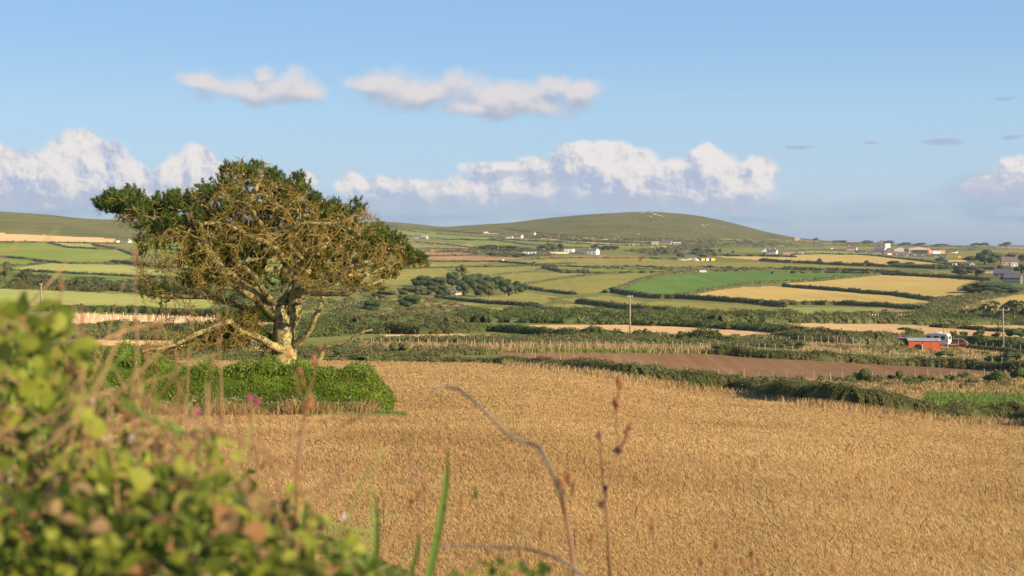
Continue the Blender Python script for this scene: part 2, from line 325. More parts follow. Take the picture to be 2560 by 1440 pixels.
# ------------------------------------------------------------------ fields (outlines in photo pixels, later ones lie over earlier ones)
FIELDS=[
('moorland','moor',[(-900,400),(3400,400),(3400,616),(2560,615),(2100,607),(1960,601),(1850,600),(1700,597),(1600,594),(1400,590),(1280,589),(1200,587),(1010,574),(950,572),(500,592),(345,606),(280,597),(0,583),(-900,580)]),
('stubble_field','tan',[(-900,588),(0,583),(140,589),(290,597),(285,606),(150,605),(0,604),(-900,604)]),
('barley_field','lime',[(125,608),(220,608),(238,615),(190,618),(148,617)]),
('pasture','green',[(-900,612),(0,610),(110,609),(150,620),(230,622),(300,625),(335,642),(290,656),(150,655),(100,646),(0,641),(-900,645)]),
('pasture','green',[(-900,650),(0,648),(100,655),(95,661),(0,664),(-900,668)]),
('pasture','lime',[(20,671),(130,658),(300,662),(420,680),(500,690),(380,692),(180,683),(30,675)]),
('crop_field','emerald',[(15,680),(180,687),(350,695),(440,700),(420,712),(250,706),(60,692)]),
('mown_field','lime',[(-900,720),(10,722),(300,735),(545,750),(550,768),(400,776),(200,770),(60,762),(-900,768)]),
('stubble_field','tan',[(150,781),(280,786),(420,790),(640,800),(700,812),(640,816),(350,818),(200,812),(150,800)]),
('stubble_field','tan',[(220,831),(420,836),(420,840),(220,838)]),
('stubble_field','tan',[(200,850),(430,852),(480,862),(300,866),(200,862)]),
('stubble_field','tan',[(520,845),(690,842),(760,860),(700,880),(560,882),(520,870)]),
('pasture','green',[(320,600),(380,602),(500,604),(640,600),(1000,605),(980,615),(420,640),(330,620)]),
('pasture','lime',[(430,650),(900,640),(950,660),(900,690),(450,680)]),
('crop_field','emerald',[(440,690),(880,690),(890,712),(440,712)]),
('crop_field','green',[(750,778),(860,776),(872,786),(850,792),(750,792)]),
('pasture','green',[(985,572),(1117,582),(1244,594),(1219,598),(1117,597),(1022,589),(985,582)]),
('pasture','green',[(1117,600),(1217,601),(1317,614),(1250,618),(1183,612)]),
('pasture','green',[(1228,599),(1330,606),(1500,614),(1640,617),(1640,621),(1500,619),(1414,619),(1317,611)]),
('pasture','olive',[(985,596),(1094,606),(1183,611),(1092,611),(994,605)]),
('stubble_field','brown',[(1092,611),(1183,612),(1184,619),(1110,615)]),
('pasture','olive',[(985,608),(1089,616),(1178,619),(1178,623),(985,619)]),
('ploughed_field','brown',[(960,626),(1180,625),(1255,631),(1200,637),(1094,638),(1039,640),(960,634)]),
('ploughed_field','brown',[(1050,643),(1205,638),(1317,647),(1233,651),(1072,651)]),
('ploughed_field','brown',[(1328,643),(1500,639),(1594,640),(1594,643),(1500,643),(1333,646)]),
('pasture','olive',[(1040,656),(1244,655),(1150,667),(1030,666)]),
('pasture','olive',[(1261,652),(1500,644),(1640,645),(1640,649),(1500,653),(1333,660)]),
('pasture','olive',[(940,674),(1105,670),(1147,689),(1078,694),(1030,705),(1000,712),(880,714),(880,690)]),
('pasture','olive',[(1167,668),(1358,667),(1311,676),(1178,689)]),
('pasture','olive',[(1178,692),(1311,681),(1469,683),(1400,698),(1311,711),(1261,705)]),
('pasture','olive',[(1314,712),(1400,699),(1500,688),(1594,682),(1658,682),(1594,694),(1511,730),(1436,735),(1400,728),(1319,719)]),
('pasture','olive',[(1186,742),(1317,730),(1392,742),(1370,755),(1344,761),(1261,758)]),
('pasture','olive',[(1058,758),(1144,755),(1219,761),(1150,768),(1066,767)]),
('pasture','olive',[(1192,772),(1289,769),(1442,786),(1340,788),(1247,780)]),
('pasture','olive',[(928,744),(1067,747),(1056,756),(970,755)]),
('pasture','olive',[(1400,748),(1519,738),(1611,754),(1558,767),(1444,757)]),
('pasture','olive',[(1380,761),(1442,760),(1553,778),(1511,786),(1470,786),(1400,773)]),
('pasture','olive',[(1633,755),(1650,753),(1950,767),(1922,778),(1886,789),(1728,782),(1578,769)]),
('pasture','olive',[(1400,648),(1600,647),(1700,653),(1800,660),(1750,668),(1560,670),(1400,670),(1340,664)]),
('pasture','green',[(1400,674),(1560,672),(1700,672),(1770,675),(1700,682),(1560,680),(1400,681)]),
('crop_field','emerald',[(1550,728),(1578,711),(1639,694),(1761,682),(1844,675),(2000,675),(2255,680),(2196,684),(2102,695),(1960,703),(1872,708),(1761,725),(1705,739),(1636,742),(1578,733)]),
('barley_field','gold',[(1714,739),(1780,727),(1861,717),(2000,715),(2080,722),(2172,730),(2267,742),(2331,751),(2320,763),(2290,769),(2243,765),(2172,760),(1960,758),(1900,757),(1761,744)]),
('barley_field','gold',[(1960,708),(2102,698),(2196,688),(2255,689),(2460,702),(2432,716),(2409,725),(2456,735),(2409,744),(2350,743),(2243,732),(2078,721),(1960,713)]),
('pasture','lime',[(1960,767),(2220,770),(2230,776),(2150,778),(2102,784),(1960,789)]),
('ploughed_field','brown',[(2220,770),(2314,782),(2328,789),(2243,787),(2180,780)]),
('crop_field','emerald',[(1700,787),(1960,790),(2071,793),(2071,797),(1960,797),(1800,795)]),
('barley_field','gold',[(2409,768),(2456,751),(2560,735),(3400,720),(3400,765),(2560,768),(2498,768),(2456,787),(2409,784)]),
('lawn','emerald',[(2480,704),(2560,713),(3000,718),(3000,728),(2560,725),(2503,716)]),
('barley_field','gold',[(1786,641),(1987,638),(2050,636),(2149,637),(2196,641),(2280,648),(2376,661),(2243,664),(2161,661),(2050,655),(1899,650),(1828,645)]),
('stubble_field','brown',[(2309,664),(2432,664),(2479,671),(2361,667)]),
('pasture','olive',[(1640,652),(1900,655),(2149,667),(2262,676),(1960,670),(1700,668)]),
('pasture','olive',[(2321,676),(2456,678),(2466,684),(2338,684)]),
('airfield','olive',[(2200,634),(2361,631),(2560,621),(3400,620),(3400,640),(2560,638),(2503,643),(2361,647),(2250,643)]),
('pasture','olive',[(1784,596),(2050,601),(2050,606),(1828,601)]),
('pasture','olive',[(1900,612),(2130,616),(2400,620),(2400,625),(2160,624),(1900,618)]),
('pasture','green',[(1960,619),(2043,621),(2043,624),(1960,624)]),
('pasture','green',[(1755,622),(1908,623),(1908,633),(1784,627)]),
('pasture','lime',[(2007,628),(2172,631),(2161,636),(2014,634)]),
('pasture','olive',[(2060,604),(2400,616),(3400,618),(3400,621),(2400,619.5),(2060,609)]),
('stubble_field','tan',[(1600,613),(1700,616),(1640,617),(1560,614)]),
('stubble_field','tan',[(1340,595),(1560,597),(1560,600),(1400,600)]),
('stubble_field','tan',[(1350,602),(1500,608),(1600,611),(1600,613),(1480,610),(1350,604)]),
('stubble_field','brown',[(1547,622),(1636,626),(1706,631),(1711,628),(1640,622)]),
('runway','tan',[(2361,649),(2444,651),(2437,654),(2373,654)]),
('runway','soil',[(2520,630),(2560,633),(3400,640),(3400,647),(2560,643)]),
('stubble_field','tan',[(1128,812),(1500,812),(1817,818),(1930,828),(2010,838),(1940,843),(1872,842),(1636,833),(1572,838),(1483,838),(1455,828),(1233,819)]),
('stubble_field','tan',[(935,838),(1072,833),(1400,844),(1317,848),(1150,851),(1039,845)]),
('stubble_field','tan',[(1872,809),(2172,809),(2338,815),(2560,827),(3400,850),(3400,866),(2560,844),(2503,840),(2338,840),(2267,836),(2102,824),(1960,812)]),
('stubble_field','tan',[(2397,811),(2560,814),(3400,826),(3400,838),(2560,821),(2480,819)]),
('stubble_field','tan',[(1930,834),(2106,843),(1960,850),(1880,846)]),
('rough_grass_field','rough',[(1990,860),(2267,860),(2560,883),(3400,905),(3400,935),(2560,902),(2361,890),(2125,876),(2019,868)]),
('tilled_field','soil',[(1215,880),(1500,880.5),(1772,881),(1900,887),(2038,896),(2300,911),(2560,927),(3400,960),(3400,975),(2560,938),(2400,945),(2235,953),(2013,957),(1792,954),(1718,925),(1521,910),(1349,899)]),
('rough_grass_field','rough',[(1500,918),(1718,930),(1792,956),(2013,959),(2235,956),(2560,941),(3400,975),(3400,1180),(2560,1060),(2383,1050),(2100,1010),(1800,975),(1700,955)]),
('lawn','emerald',[(2290,990),(2450,985),(2560,984),(3400,1010),(3400,1120),(2560,1036),(2450,1024)]),
('wheat_field','wheatbase',[(-900,905),(400,905),(900,905),(1250,911),(1350,918),(1462,930),(1595,952),(1694,969),(1841,984),(2013,1011),(2137,1026),(2235,1036),(2383,1052),(2560,1062),(3400,1180),(3400,2600),(-900,2600)]),
]
us=np.arange(-900,3404,4.); 
vps=np.concatenate([np.arange(600,640,1.),np.arange(640,700,1.6),np.arange(700,860,2.2),np.arange(860,1100,4),np.arange(1100,1440,10),np.arange(1440,2301,30)])
UU,VP=np.meshgrid(us,vps); VV=p2v(UU,VP); G=P(UU,VV)
# gentle relief of the moor
mo=np.clip((640-VP)/25,0,1); G[...,2]+=mo*(fbm(G[...,0]/160,G[...,1]/160)-.5)*G[...,1]*.0009
top=G[0].copy(); back=[]
for k,zz in ((1.12,.55),(1.3,0.),(2.2,-.6)):
    b=top.copy(); b[:,0]*=k; b[:,1]*=k; b[:,2]=np.where(zz>0,np.minimum(top[:,2]*zz,top[:,2])-5,-12 if zz==0 else -100); 
    b[:,2]=np.minimum(b[:,2],(top[:,2]/top[:,1])*b[:,1]-8); back.append(b)
back=np.array(back[::-1])
G=np.concatenate([back,G],0); nb=3
nr,nc=G.shape[:2]
idx=np.arange(nr*nc).reshape(nr,nc); Q=np.stack([idx[:-1,:-1],idx[1:,:-1],idx[1:,1:],idx[:-1,1:]],-1)
fu=(UU[:-1,:-1]+UU[:-1,1:])/2; fv=(VV[:-1,:-1]+VV[1:,:-1]+VV[:-1,1:]+VV[1:,1:])/4
fv=fv+ (1.6*(vn(fu/17.,fv/9.)-.5)+1.0*(vn(fu/5.,fv/3.)-.5))*np.where(fv<860,1,2.5); fu2=fu+6*(vn(fu/30.,fv/12.,5)-.5)
fid=np.full(fu.shape,-1)
for i,(nm,mt,pl) in enumerate(FIELDS): fid[inpoly(fu2,fv,pl)]=i
fid=np.concatenate([np.full((nb,nc-1),0),fid],0)
def sub(name,mask,mat):
    q=Q[mask]; u,inv=np.unique(q,return_inverse=True)
    me=mesh_np(name,G.reshape(-1,3)[u],[inv.reshape(q.shape)],mat,smooth=True); o=link(name,me); tag(o,kind='structure'); return o
sub('ground',fid==-1,M['ground'])
for i,(nm,mt,pl) in enumerate(FIELDS):
    if (fid==i).any(): sub(nm if nm!='moorland' else 'hill',fid==i,M[mt])
# near bank the camera stands over, joined to the field's lower edge
xs=np.linspace(-16,16,90); ys=np.concatenate([np.linspace(-12,0,8),np.linspace(.4,5,26),np.linspace(5.6,9.4,6)])
XX,YY=np.meshgrid(xs,ys)
def bankz(x,y):
    crest=-.30-.42*np.clip((x+1.0)/1.1,0,1)-.25*np.clip(x/2,0,1)
    t=np.clip((y-2.6)/3.4,0,1); t=t*t*(3-2*t)
    zb=crest*(1-t)+(-3.42)*t
    b=np.clip((.9-y)/1.5,0,1); zb=np.where(y<.9,crest-1.0*b,zb)
    return zb+ .12*(fbm(x*1.3,y*1.3)-.5)*np.clip((y+3)/3,0,1)
me=mesh_np('bank',np.stack([XX,YY,bankz(XX,YY)],-1).reshape(-1,3),[(lambda i:np.stack([i[:-1,:-1],i[:-1,1:],i[1:,1:],i[1:,:-1]],-1).reshape(-1,4))(np.arange(XX.size).reshape(XX.shape))],M['bank'],smooth=True)
tag(link('bank',me),kind='structure')
sea,nt,out=newmat('sea'); b=N(nt,'ShaderNodeBsdfPrincipled'); b.inputs['Base Color'].default_value=(.03,.07,.11,1); b.inputs['Roughness'].default_value=.35
bm=N(nt,'ShaderNodeBump'); bm.inputs['Distance'].default_value=1.5; nt.links.new(noise(nt,.02,5,.7),bm.inputs['Height']); nt.links.new(bm.outputs[0],b.inputs['Normal']); nt.links.new(b.outputs[0],out.inputs[0])
o=MB().add([(-60000,3200,-70),(60000,3200,-70),(60000,70000,-70),(-60000,70000,-70)],[np.array([(0,1,2,3)])]).build('sea',sea); tag(o,kind='structure')

# ------------------------------------------------------------------ hedges
def hedge(path,h,w,label,mat='hedge',lump=.5,cover=2.4,lmin=.05,name='hedge',base=0.,lscale=1.,kind=None,cat='hedge',core=True,group=None,gap=0.,hend=None,bump=0.,hst=None):
    seed=int(abs(path[0][0]*7+path[0][1]*13+path[-1][0])); r=np.random.default_rng(seed)
    px=densify(path,6.); px=px+np.stack([2.*(vn(px[:,0]/23.,px[:,1]/9.)-.5),1.0*(vn(px[:,0]/13.,px[:,1]/7.,3)-.5)],-1)*(0 if lump<.2 else 1)
    W=P(px[:,0],px[:,1]); d=W[:,1]
    seg=np.linalg.norm(np.diff(W[:,:2],axis=0),axis=1); S=np.concatenate([[0],np.cumsum(seg)])
    pseg=np.abs(np.diff(px[:,0]))+np.abs(np.diff(px[:,1]))+ .3*w*F/d[1:]
    hp=(h+.4*w*.2)*F/d[1:]
    area=pseg*hp/6.25*cover/(lscale**2); big=np.maximum(1.,lmin/(.00072*d[1:]))**2; area=area/big
    n=int(area.sum())+20
    k=r.choice(len(seg),n,p=area/area.sum()); t=r.random(n); s=S[k]+t*seg[k]; c=W[k]*(1-t)[:,None]+W[k+1]*t[:,None]
    T=(W[k+1]-W[k]); T[:,2]=0; T=unit(T); Nn=np.stack([-T[:,1],T[:,0],0*s],-1)
    q0=seed*.37
    hs=h*(1+lump*((vn(s/(h*2.2),q0)-.5)*1.3+(vn(s/(h*.8),q0,4)-.5)*.7))
    if hend: hs=hs*np.interp(s/S[-1],[0,1],[1,hend])
    if hst: hs=hs*np.interp(s/S[-1],[0,.3],[hst,1])
    if gap: 
        g=vn(s/(h*5),q0,9); keep=g>gap*.6; hs=np.where(keep,hs,hs*.35)
    hs=np.maximum(hs,.2*h)
    zq=r.random(n)**.8; sg=np.sign(r.random(n)-.45); ww_=np.sqrt(np.clip(1-zq**2.4,0,1))*np.where(r.random(n)<.25,r.random(n),1); th=np.arctan2(zq,-sg*ww_); rr=r.uniform(.78,1.04,n)+ (r.random(n)<.06)*r.random(n)*.25
    wob=1+.35*(vn(s/(h*1.1),q0+3,th*1.2)-.5)*2*min(1,lump*2)
    ca,sa=-sg*ww_,zq
    off=Nn*(ca*w/2*rr*wob)[:,None]; p=c+off; p[:,2]=gz(p[:,0],p[:,1])+base+ hs*sa*rr*(1+.12*(wob-1))
    nrm=unit(Nn*ca[:,None]+np.array([0,0,1.])*sa[:,None]*.8+r.normal(size=(n,3))*.55)
    sz=np.maximum(lmin,.00072*c[:,1]*1.25*lscale)*r.uniform(.7,1.5,n)
    V,Fq=leaves_np(p,nrm,sz,1.4,r)
    mb=MB(); mb.add(V,[Fq],np.clip(r.random(n),0,1))
    if core:
        m=max(2,min(400,int(S[-1]/max(.6*h,.0016*d.mean())))); sc=np.linspace(0,S[-1],m); cc=np.stack([np.interp(sc,S,W[:,i]) for i in range(3)],-1)
        TT=np.gradient(cc,axis=0); TT[:,2]=0; TT=unit(TT); NN=np.stack([-TT[:,1],TT[:,0],0*sc],-1)
        hc=h*(1+lump*((vn(sc/(h*2.2),q0)-.5)*1.3+(vn(sc/(h*.8),q0,4)-.5)*.7))
        if hend: hc=hc*np.interp(sc/S[-1],[0,1],[1,hend])
        if hst: hc=hc*np.interp(sc/S[-1],[0,.3],[hst,1])
        if gap: hc=np.where(vn(sc/(h*5),q0,9)>gap*.6,hc,hc*.3)
        sec=np.array([(-.46,-.15),(-.42,.45),(-.22,.78),(.22,.78),(.42,.45),(.46,-.15)])
        X=cc[:,None]+NN[:,None]*(sec[:,0]*w)[None,:,None]; X[...,2]=gz(X[...,0],X[...,1])+base+sec[None,:,1]*np.maximum(hc,.15*h)[:,None]
        i=np.arange(m-1)[:,None]*6; j=np.arange(5)[None]; f=np.stack([i+j,i+j+1,i+6+j+1,i+6+j],-1).reshape(-1,4)
        mb.add(X.reshape(-1,3),[f],.15)
    o=mb.build(name,M[mat])
    if kind: tag(o,label,kind=kind)
    else: tag(o,label,cat,group)
    return o
def H(path,h,w,*a,**k): return hedge(path,h*HK,w*.8,*a,**k)
HK=.5
# the long hedge between the wheat and the tilled field
H([(1262,908),(1349,916),(1462,930),(1595,952),(1694,969),(1841,984),(2013,1011),(2137,1026),(2235,1036),(2383,1054),(2560,1060),(2800,1085),(3000,1120)],2.9,3.6,'long dark bramble hedge along the far edge of the ripe wheat','hedge',.55,3.0,.06,hend=.85,hst=.5)
H([(900,905),(1000,904),(1130,906),(1250,909),(1300,915)],1.1,2.5,'low rough hedge at the far left corner of the wheat, right of the pine','scrub',.4,2.6)
H([(1550,930),(1600,934),(1650,938),(1700,946),(1750,962)],1.7,2.4,'pale leafy bulge of hedge rising behind the middle of the long wheat hedge','scrub',.6,2.6)
# far side of the tilled field
H([(1780,884),(1900,893),(2038,900),(2200,910),(2300,915),(2560,931),(2700,940)],2.2,3.0,'dark grassy hedge along the far side of the red-brown tilled field','hedge',.45,2.6)
H([(880,868),(960,866),(1100,866),(1250,868),(1400,868),(1600,870),(1780,874)],2.2,2.6,'tangled dull hedge behind the wire fence at the far side of the tilled field','scrub',.5,2.4,lscale=1.1)
H([(900,892),(1000,890),(1100,889),(1240,884)],1.0,2.6,'low scrubby hedge between the wheat and the fence posts, left of the tilled field','scrub',.7,2.4)
H([(1455,846),(1560,848),(1640,850),(1760,856),(1850,862)],3.0,4,'bushy green hedge in front of the middle stubble strip, around the tall pole','gorse',.75,2.4)
H([(1940,848),(2060,856),(2150,862),(2270,868)],2.6,4,'bushy hedge behind the wire fence left of the red shed','scrub',.5,2.4)
H([(1960,836),(2020,840),(2100,845),(2200,848),(2300,850)],3.1,3.4,'dark lumpy hedge dividing the two stubble strips left of the caravan','hedge',.7,2.4)
H([(1130,830),(1233,827),(1330,835),(1420,842),(1480,844)],2.8,3.4,'dark green hedge between the two stubble strips right of the pine','gorse',.45,2.4)
H([(860,826),(960,832),(1060,836),(1160,832)],3.2,4,'dark scrubby hedge behind the pine at the left end of the stubble strips','hedge',.7,2.4)
H([(2380,855),(2440,860),(2500,866),(2560,875),(2700,890)],3.0,4,'green bushy hedge behind the fence right of the caravan','gorse',.8,2.4)
H([(2390,868),(2450,874),(2500,880),(2560,888),(2700,900)],1.6,2.5,'dark thicket along the fence right of the red car','hedge',.5,2.4)
H([(2330,818),(2400,822),(2480,828),(2560,833),(2700,842)],2.0,2.4,'thin hedge between the two right-hand stubble strips behind the pole','hedge',.6,2.4)
H([(1200,806),(1300,806),(1400,808),(1500,809),(1600,812),(1700,816),(1800,820),(1900,826),(1990,834)],3.0,8,'broad dark gorse belt along the valley behind the middle stubble strip','gorse',.8,2.4)
H([(1790,806),(1900,806),(2000,806),(2170,807),(2300,811),(2420,811),(2560,812),(2750,815)],3.4,9,'broad olive scrub belt behind the right-hand stubble strip','scrub',.7,2.4)
H([(1150,798),(1250,794),(1350,792),(1440,793)],3.6,8,'green thicket above the valley scrub, left of the tall pole','gorse',.6,2.2)
H([(880,812),(950,812),(1050,811),(1130,812)],3.6,9,'low dark scrub belt right of the pine trunk','scrub',.8,2.4)
# hedges between the middle fields
H([(1436,737),(1400,733),(1319,722)],3.2,4,'dark hedge below the pale pasture right of the copse','hedge',.5)
H([(1530,729),(1570,737),(1636,746),(1700,747),(1800,753),(1900,760),(1960,768)],5.2,4,'thick dark hedge between the emerald crop and the pasture below it','hedge',.3,2.6)
H([(1444,758),(1500,764),(1560,773),(1640,781),(1720,787)],4.6,4,'dark hedge with its shadow across the pastures left of the tall pole','hedge',.3,2.6)
H([(1722,788),(1800,791),(1886,792)],3.0,4,'short dark hedge below the middle pasture, right of the tall pole','hedge',.3)
H([(1289,762),(1320,766),(1380,778),(1440,787),(1490,790)],3.0,3,'narrow dark hedge running down to the valley scrub below the grazed pastures','hedge',.4)
H([(1090,744),(1150,752),(1230,760),(1300,764),(1344,765)],3.2,3,'dark hedge below the copse with cattle on both sides','hedge',.4)
H([(1511,733),(1550,722),(1600,704),(1650,690),(1720,682),(1780,680)],4.2,5,'brownish hedge curving up the left edge of the emerald crop','scrub',.4)
H([(1690,744),(1761,730),(1861,713),(1960,708),(2060,702),(2102,697),(2200,688)],4.0,4,'lumpy brownish hedge between the emerald crop and the gold barley','scrub',.75)
H([(1960,717),(2078,726),(2172,734),(2243,739),(2330,752),(2350,752)],4.2,4,'dark lumpy hedge between the two gold barley fields','hedge',.6)
H([(1900,762),(2000,762),(2100,763),(2220,768),(2300,774)],4.0,5,'olive hedge below the lower gold barley field','scrub',.4)
H([(2196,686),(2300,691),(2400,696),(2470,702)],4.8,5,'dark brown hedge along the top of the upper gold barley field','hedge',.4)
H([(1930,684),(2060,682),(2196,684)],3.6,4,'thin hedge at the top edge of the emerald crop, middle','scrub',.5)
H([(1400,682),(1480,684),(1560,683),(1650,682),(1730,680),(1840,678),(1930,677)],3.6,4,'hedge along the lane past the camper van above the emerald crop','scrub',.7)
H([(1358,669),(1400,680),(1469,682)],4.6,4,'dark bramble hedge between the grazed pastures above the pale field','hedge',.7)
H([(1311,712),(1360,704),(1420,694),(1480,686)],2.4,3,'thin hedge along the top of the pale pasture right of the copse','scrub',.4)
H([(1160,690),(1230,689),(1311,681),(1380,672)],1.6,2.4,'low stone hedge crossing the pastures above the copse','scrub',.5)
H([(1000,673),(1060,671),(1100,671),(1160,668),(1250,668),(1360,662),(1440,659)],2.6,4,'thin hedge across the olive pastures right of the pine crown','hedge',.6)
H([(1030,655),(1120,655),(1200,655),(1250,655),(1330,662)],3.6,4,'hedge below the two brown ploughed fields right of the pine','hedge',.5)
H([(1000,640),(1094,640),(1160,639),(1205,639),(1260,637)],2.8,4,'thin hedge between the two brown ploughed fields','hedge',.5)
H([(1330,664),(1400,667),(1500,669),(1600,667),(1660,670)],3.0,4,'dark hedge right of the green cabin','hedge',.6)
H([(1330,648),(1420,646),(1500,646),(1600,646),(1690,648)],3.0,4,'brownish hedge below the white farmhouses','scrub',.6)
H([(1600,674),(1680,670),(1760,668),(1850,672),(1960,674),(2100,677)],3.2,5,'broken dark hedge above the camper van','scrub',.9,gap=.6)
H([(1900,652),(1960,656),(2060,661),(2161,665),(2240,668),(2340,672),(2420,674),(2500,678)],5.6,7,'long dark hedge below the upper gold field','hedge',.5,2.6)
H([(1960,671),(2060,674),(2160,678),(2250,682)],3.6,4,'brown hedge above the right half of the emerald crop','hedge',.7)
H([(2196,641),(2280,650),(2376,662),(2420,664)],3.6,4,'dark hedge sloping along the top of the upper gold field below the hangars','hedge',.4)
H([(1770,638),(1850,641),(1900,641),(1990,643)],5.,5,'dark hedge at the top left of the upper gold field','hedge',.8)
H([(1980,637),(2060,635),(2150,637),(2200,641)],3.,4,'thin hedge above the upper gold field near the white gabled house','hedge',.6)
H([(2310,666),(2400,670),(2480,674),(2560,678)],4.5,7,'dark ragged hedge in front of the brown strip left of the farmhouse','hedge',.9)
H([(2460,708),(2430,720),(2412,728)],4.,4,'hedge at the right end of the upper gold barley','hedge',.4)
H([(2400,787),(2440,788),(2500,789),(2600,790)],4.,5,'low dark hedge below the right-hand gold field by the pines','hedge',.7)
# far strips
for k,(pth,hh,lb) in enumerate([
 ([(1010,591),(1060,594),(1117,599),(1180,601),(1240,600)],4.5,'far hedge between the bright green pastures right of the pine'),
 ([(1150,598),(1250,602),(1317,611),(1414,619),(1500,621)],4.5,'far hedge dividing the bright pastures above the white farm'),
 ([(1225,597),(1300,601),(1400,606),(1500,612),(1640,616)],4.5,'far dark hedge along the top of the green pasture above the farmhouses'),
 ([(960,603),(1060,607),(1140,614),(1200,622)],4.5,'far hedge above the brown strip right of the pine crown'),
 ([(985,622),(1080,622),(1180,624),(1300,624)],5.,'far green hedge above the upper ploughed field'),
 ([(1000,575),(1080,584),(1200,592),(1300,594),(1400,597)],4.5,'far hedge at the foot of the moor left of the hill'),
 ([(1400,600),(1500,605),(1600,609),(1720,612)],5.,'far dark hedge below the hill, left of the stone farm'),
 ([(1560,598),(1680,601),(1760,604),(1850,603),(1950,608)],5.,'far hedge below the hill between the stone farm and the white gabled house'),
 ([(1600,614),(1720,617),(1850,618),(1960,619),(2060,617)],5.,'far hedge above the white gabled house'),
 ([(1560,628),(1640,632),(1720,635),(1790,635)],5.,'far hedge around the brown strip left of the round trees'),
 ([(1640,640),(1720,638),(1800,640)],5.,'far hedge behind the rubble heap'),
 ([(1860,600),(1950,603),(2060,607),(2160,611),(2260,615),(2400,618),(2560,620)],6.,'far thin hedge on the skyline fields behind the hangars'),
 ([(1900,610),(2000,611),(2100,613),(2200,617)],5.,'far hedge left of the control tower'),
 ([(2300,624),(2400,625),(2500,624),(2600,624)],4.,'far hedge behind the light aircraft'),
 ([(2000,626),(2080,625),(2160,628)],5.,'far hedge left of the airfield buildings by the cream house'),
 ([(2480,644),(2530,648),(2600,650)],5.,'far hedge right of the big round tree'),
 ([(0,606),(150,607),(300,610)],4.5,'far hedge below the tan strip on the left hillside'),
 ([(120,607),(170,619),(240,623),(300,625)],5.,'far hedge round the small pale field on the left hillside'),
 ([(230,612),(290,622),(340,640)],5.,'far hedge at the right end of the large left pasture'),
 ([(-300,645),(0,643),(60,647),(110,655),(180,660),(300,661)],5.,'far hedge below the large left pasture'),
 ([(-300,672),(0,670),(60,665),(110,658)],5.,'far hedge round the small bright left pasture'),
 ([(20,676),(130,682),(250,688),(350,693),(440,698)],4.5,'dark hedge between the pale and the deep green left fields'),
 ([(280,655),(350,664),(430,672),(520,680)],7.,'dark hedge beside the pale field behind the left of the pine'),
 ([(380,620),(500,630),(700,640),(950,650)],5.,'far hedge seen through the upper pine branches'),
 ([(420,650),(600,660),(800,662),(960,670)],5.,'hedge seen through the middle pine branches'),
 ([(1260,572),(1330,580),(1400,588),(1450,592)],4.,'thin dark field wall climbing the left foot of the hill'),
 ([(960,563),(1100,575),(1200,584)],3.5,'faint field wall on the moor right of the pine'),
 ([(2040,602),(2120,606),(2180,609)],4.,'skyline hedge left of the hilltop houses'),
 ]): H(pth,hh*.62,5,lb,'hedgefar',.6,2.0,lscale=1.15)
H([(0,712),(100,716),(220,718),(330,730),(420,734),(545,748)],6,12,'dark scrub belt above the mown field at the left','hedge',.6,2.0)
H([(0,700),(60,702),(120,706)],7,8,'dark thicket at the left edge above the mown field','hedge',.9,2.0)
H([(100,778),(200,778),(300,781),(420,786),(560,792),(700,800)],3.4,4,'dark green hedge below the mown field at the left','gorse',.35,2.6)
H([(200,828),(300,828),(420,830),(560,832),(700,834)],3.0,6,'low lumpy scrub line below the tree guards at the left','scrub',.8,2.0)
H([(200,846),(320,846),(430,850),(560,846)],1.6,4,'thin dry scrub line left of the pine','scrub',.6,2.0)
H([(420,712),(560,716),(700,720),(860,716),(940,722)],6,10,'dark scrub belt behind the pine branches','hedge',.7,2.0)
H([(560,760),(700,770),(860,770),(930,774),(1060,776),(1190,774)],2.6,10,'green scrubby slope behind and right of the pine','scrub',.8,2.0)
H([(700,806),(800,800),(900,802),(1000,798),(1120,802)],3.0,10,'green thicket right behind the pine trunk','scrub',.7,2.2)
# scrub covering the valley floor on the right
def scrub(poly,n,h,w,label,mat='scrub',name='scrub'):
    r=np.random.default_rng(n); p=np.array(poly,float); lo,hi=p.min(0),p.max(0); pts=[]
    while len(pts)<n:
        u,v=r.uniform(lo[0],hi[0]),r.uniform(lo[1],hi[1])
        if inpoly(np.array(u),np.array(v),poly): pts.append((u,v))
    c=P(*np.array(pts).T); d=c[:,1]; mb=MB()
    for ci,di in zip(c,d):
        hh=h*r.uniform(.4,1.2); ww=w*r.uniform(.5,1.3); m=int(6+hh*ww*(F/di)**2/6.25*1.6); k=unit(r.normal(size=(m,3))); k[:,2]=abs(k[:,2])
        q=ci+k*np.array([ww/2,ww/2,hh])*r.uniform(.7,1.05,m)[:,None]
        V,Fq=leaves_np(q,k+r.normal(size=(m,3))*.5,.0009*di*r.uniform(.8,1.5,m),1.4,r); mb.add(V,[Fq],np.clip(r.uniform(-.15,.15)+r.random(m),0,1))
    o=mb.build(name,M[mat]); tag(o,label,kind='stuff')
scrub([(2330,748),(2460,738),(2540,730),(2450,752),(2400,768),(2390,790),(2120,795),(2320,786),(2300,770),(2340,760)],260,1.6,7,'rough scrub filling the valley between the gold fields')
scrub([(1400,785),(1700,788),(2070,800),(2390,796),(2560,794),(2560,808),(1900,806),(1500,806),(1150,800),(1250,786)],300,2.6,7,'mixed gorse and scrub along the valley floor','gorse')
scrub([(860,720),(1030,712),(1180,745),(1060,746),(1190,775),(1150,800),(860,800),(740,770),(740,730)],130,1.6,7,'rough green scrub on the slope right of the pine','scrub')
scrub([(440,735),(700,725),(740,780),(560,800),(540,750)],120,2.2,7,'rough scrub behind the pine trunk','gorse')
scrub([(1480,842),(1900,848),(1980,858),(2000,868),(1800,868),(1500,862),(1000,864),(900,856),(1250,850)],330,1.0,4,'dry scrub between the wire fences','scrub')
scrub([(0,706),(200,700),(440,716),(560,738),(300,732),(0,722)],160,2.6,9,'dark scrub belt above the mown field','hedge')
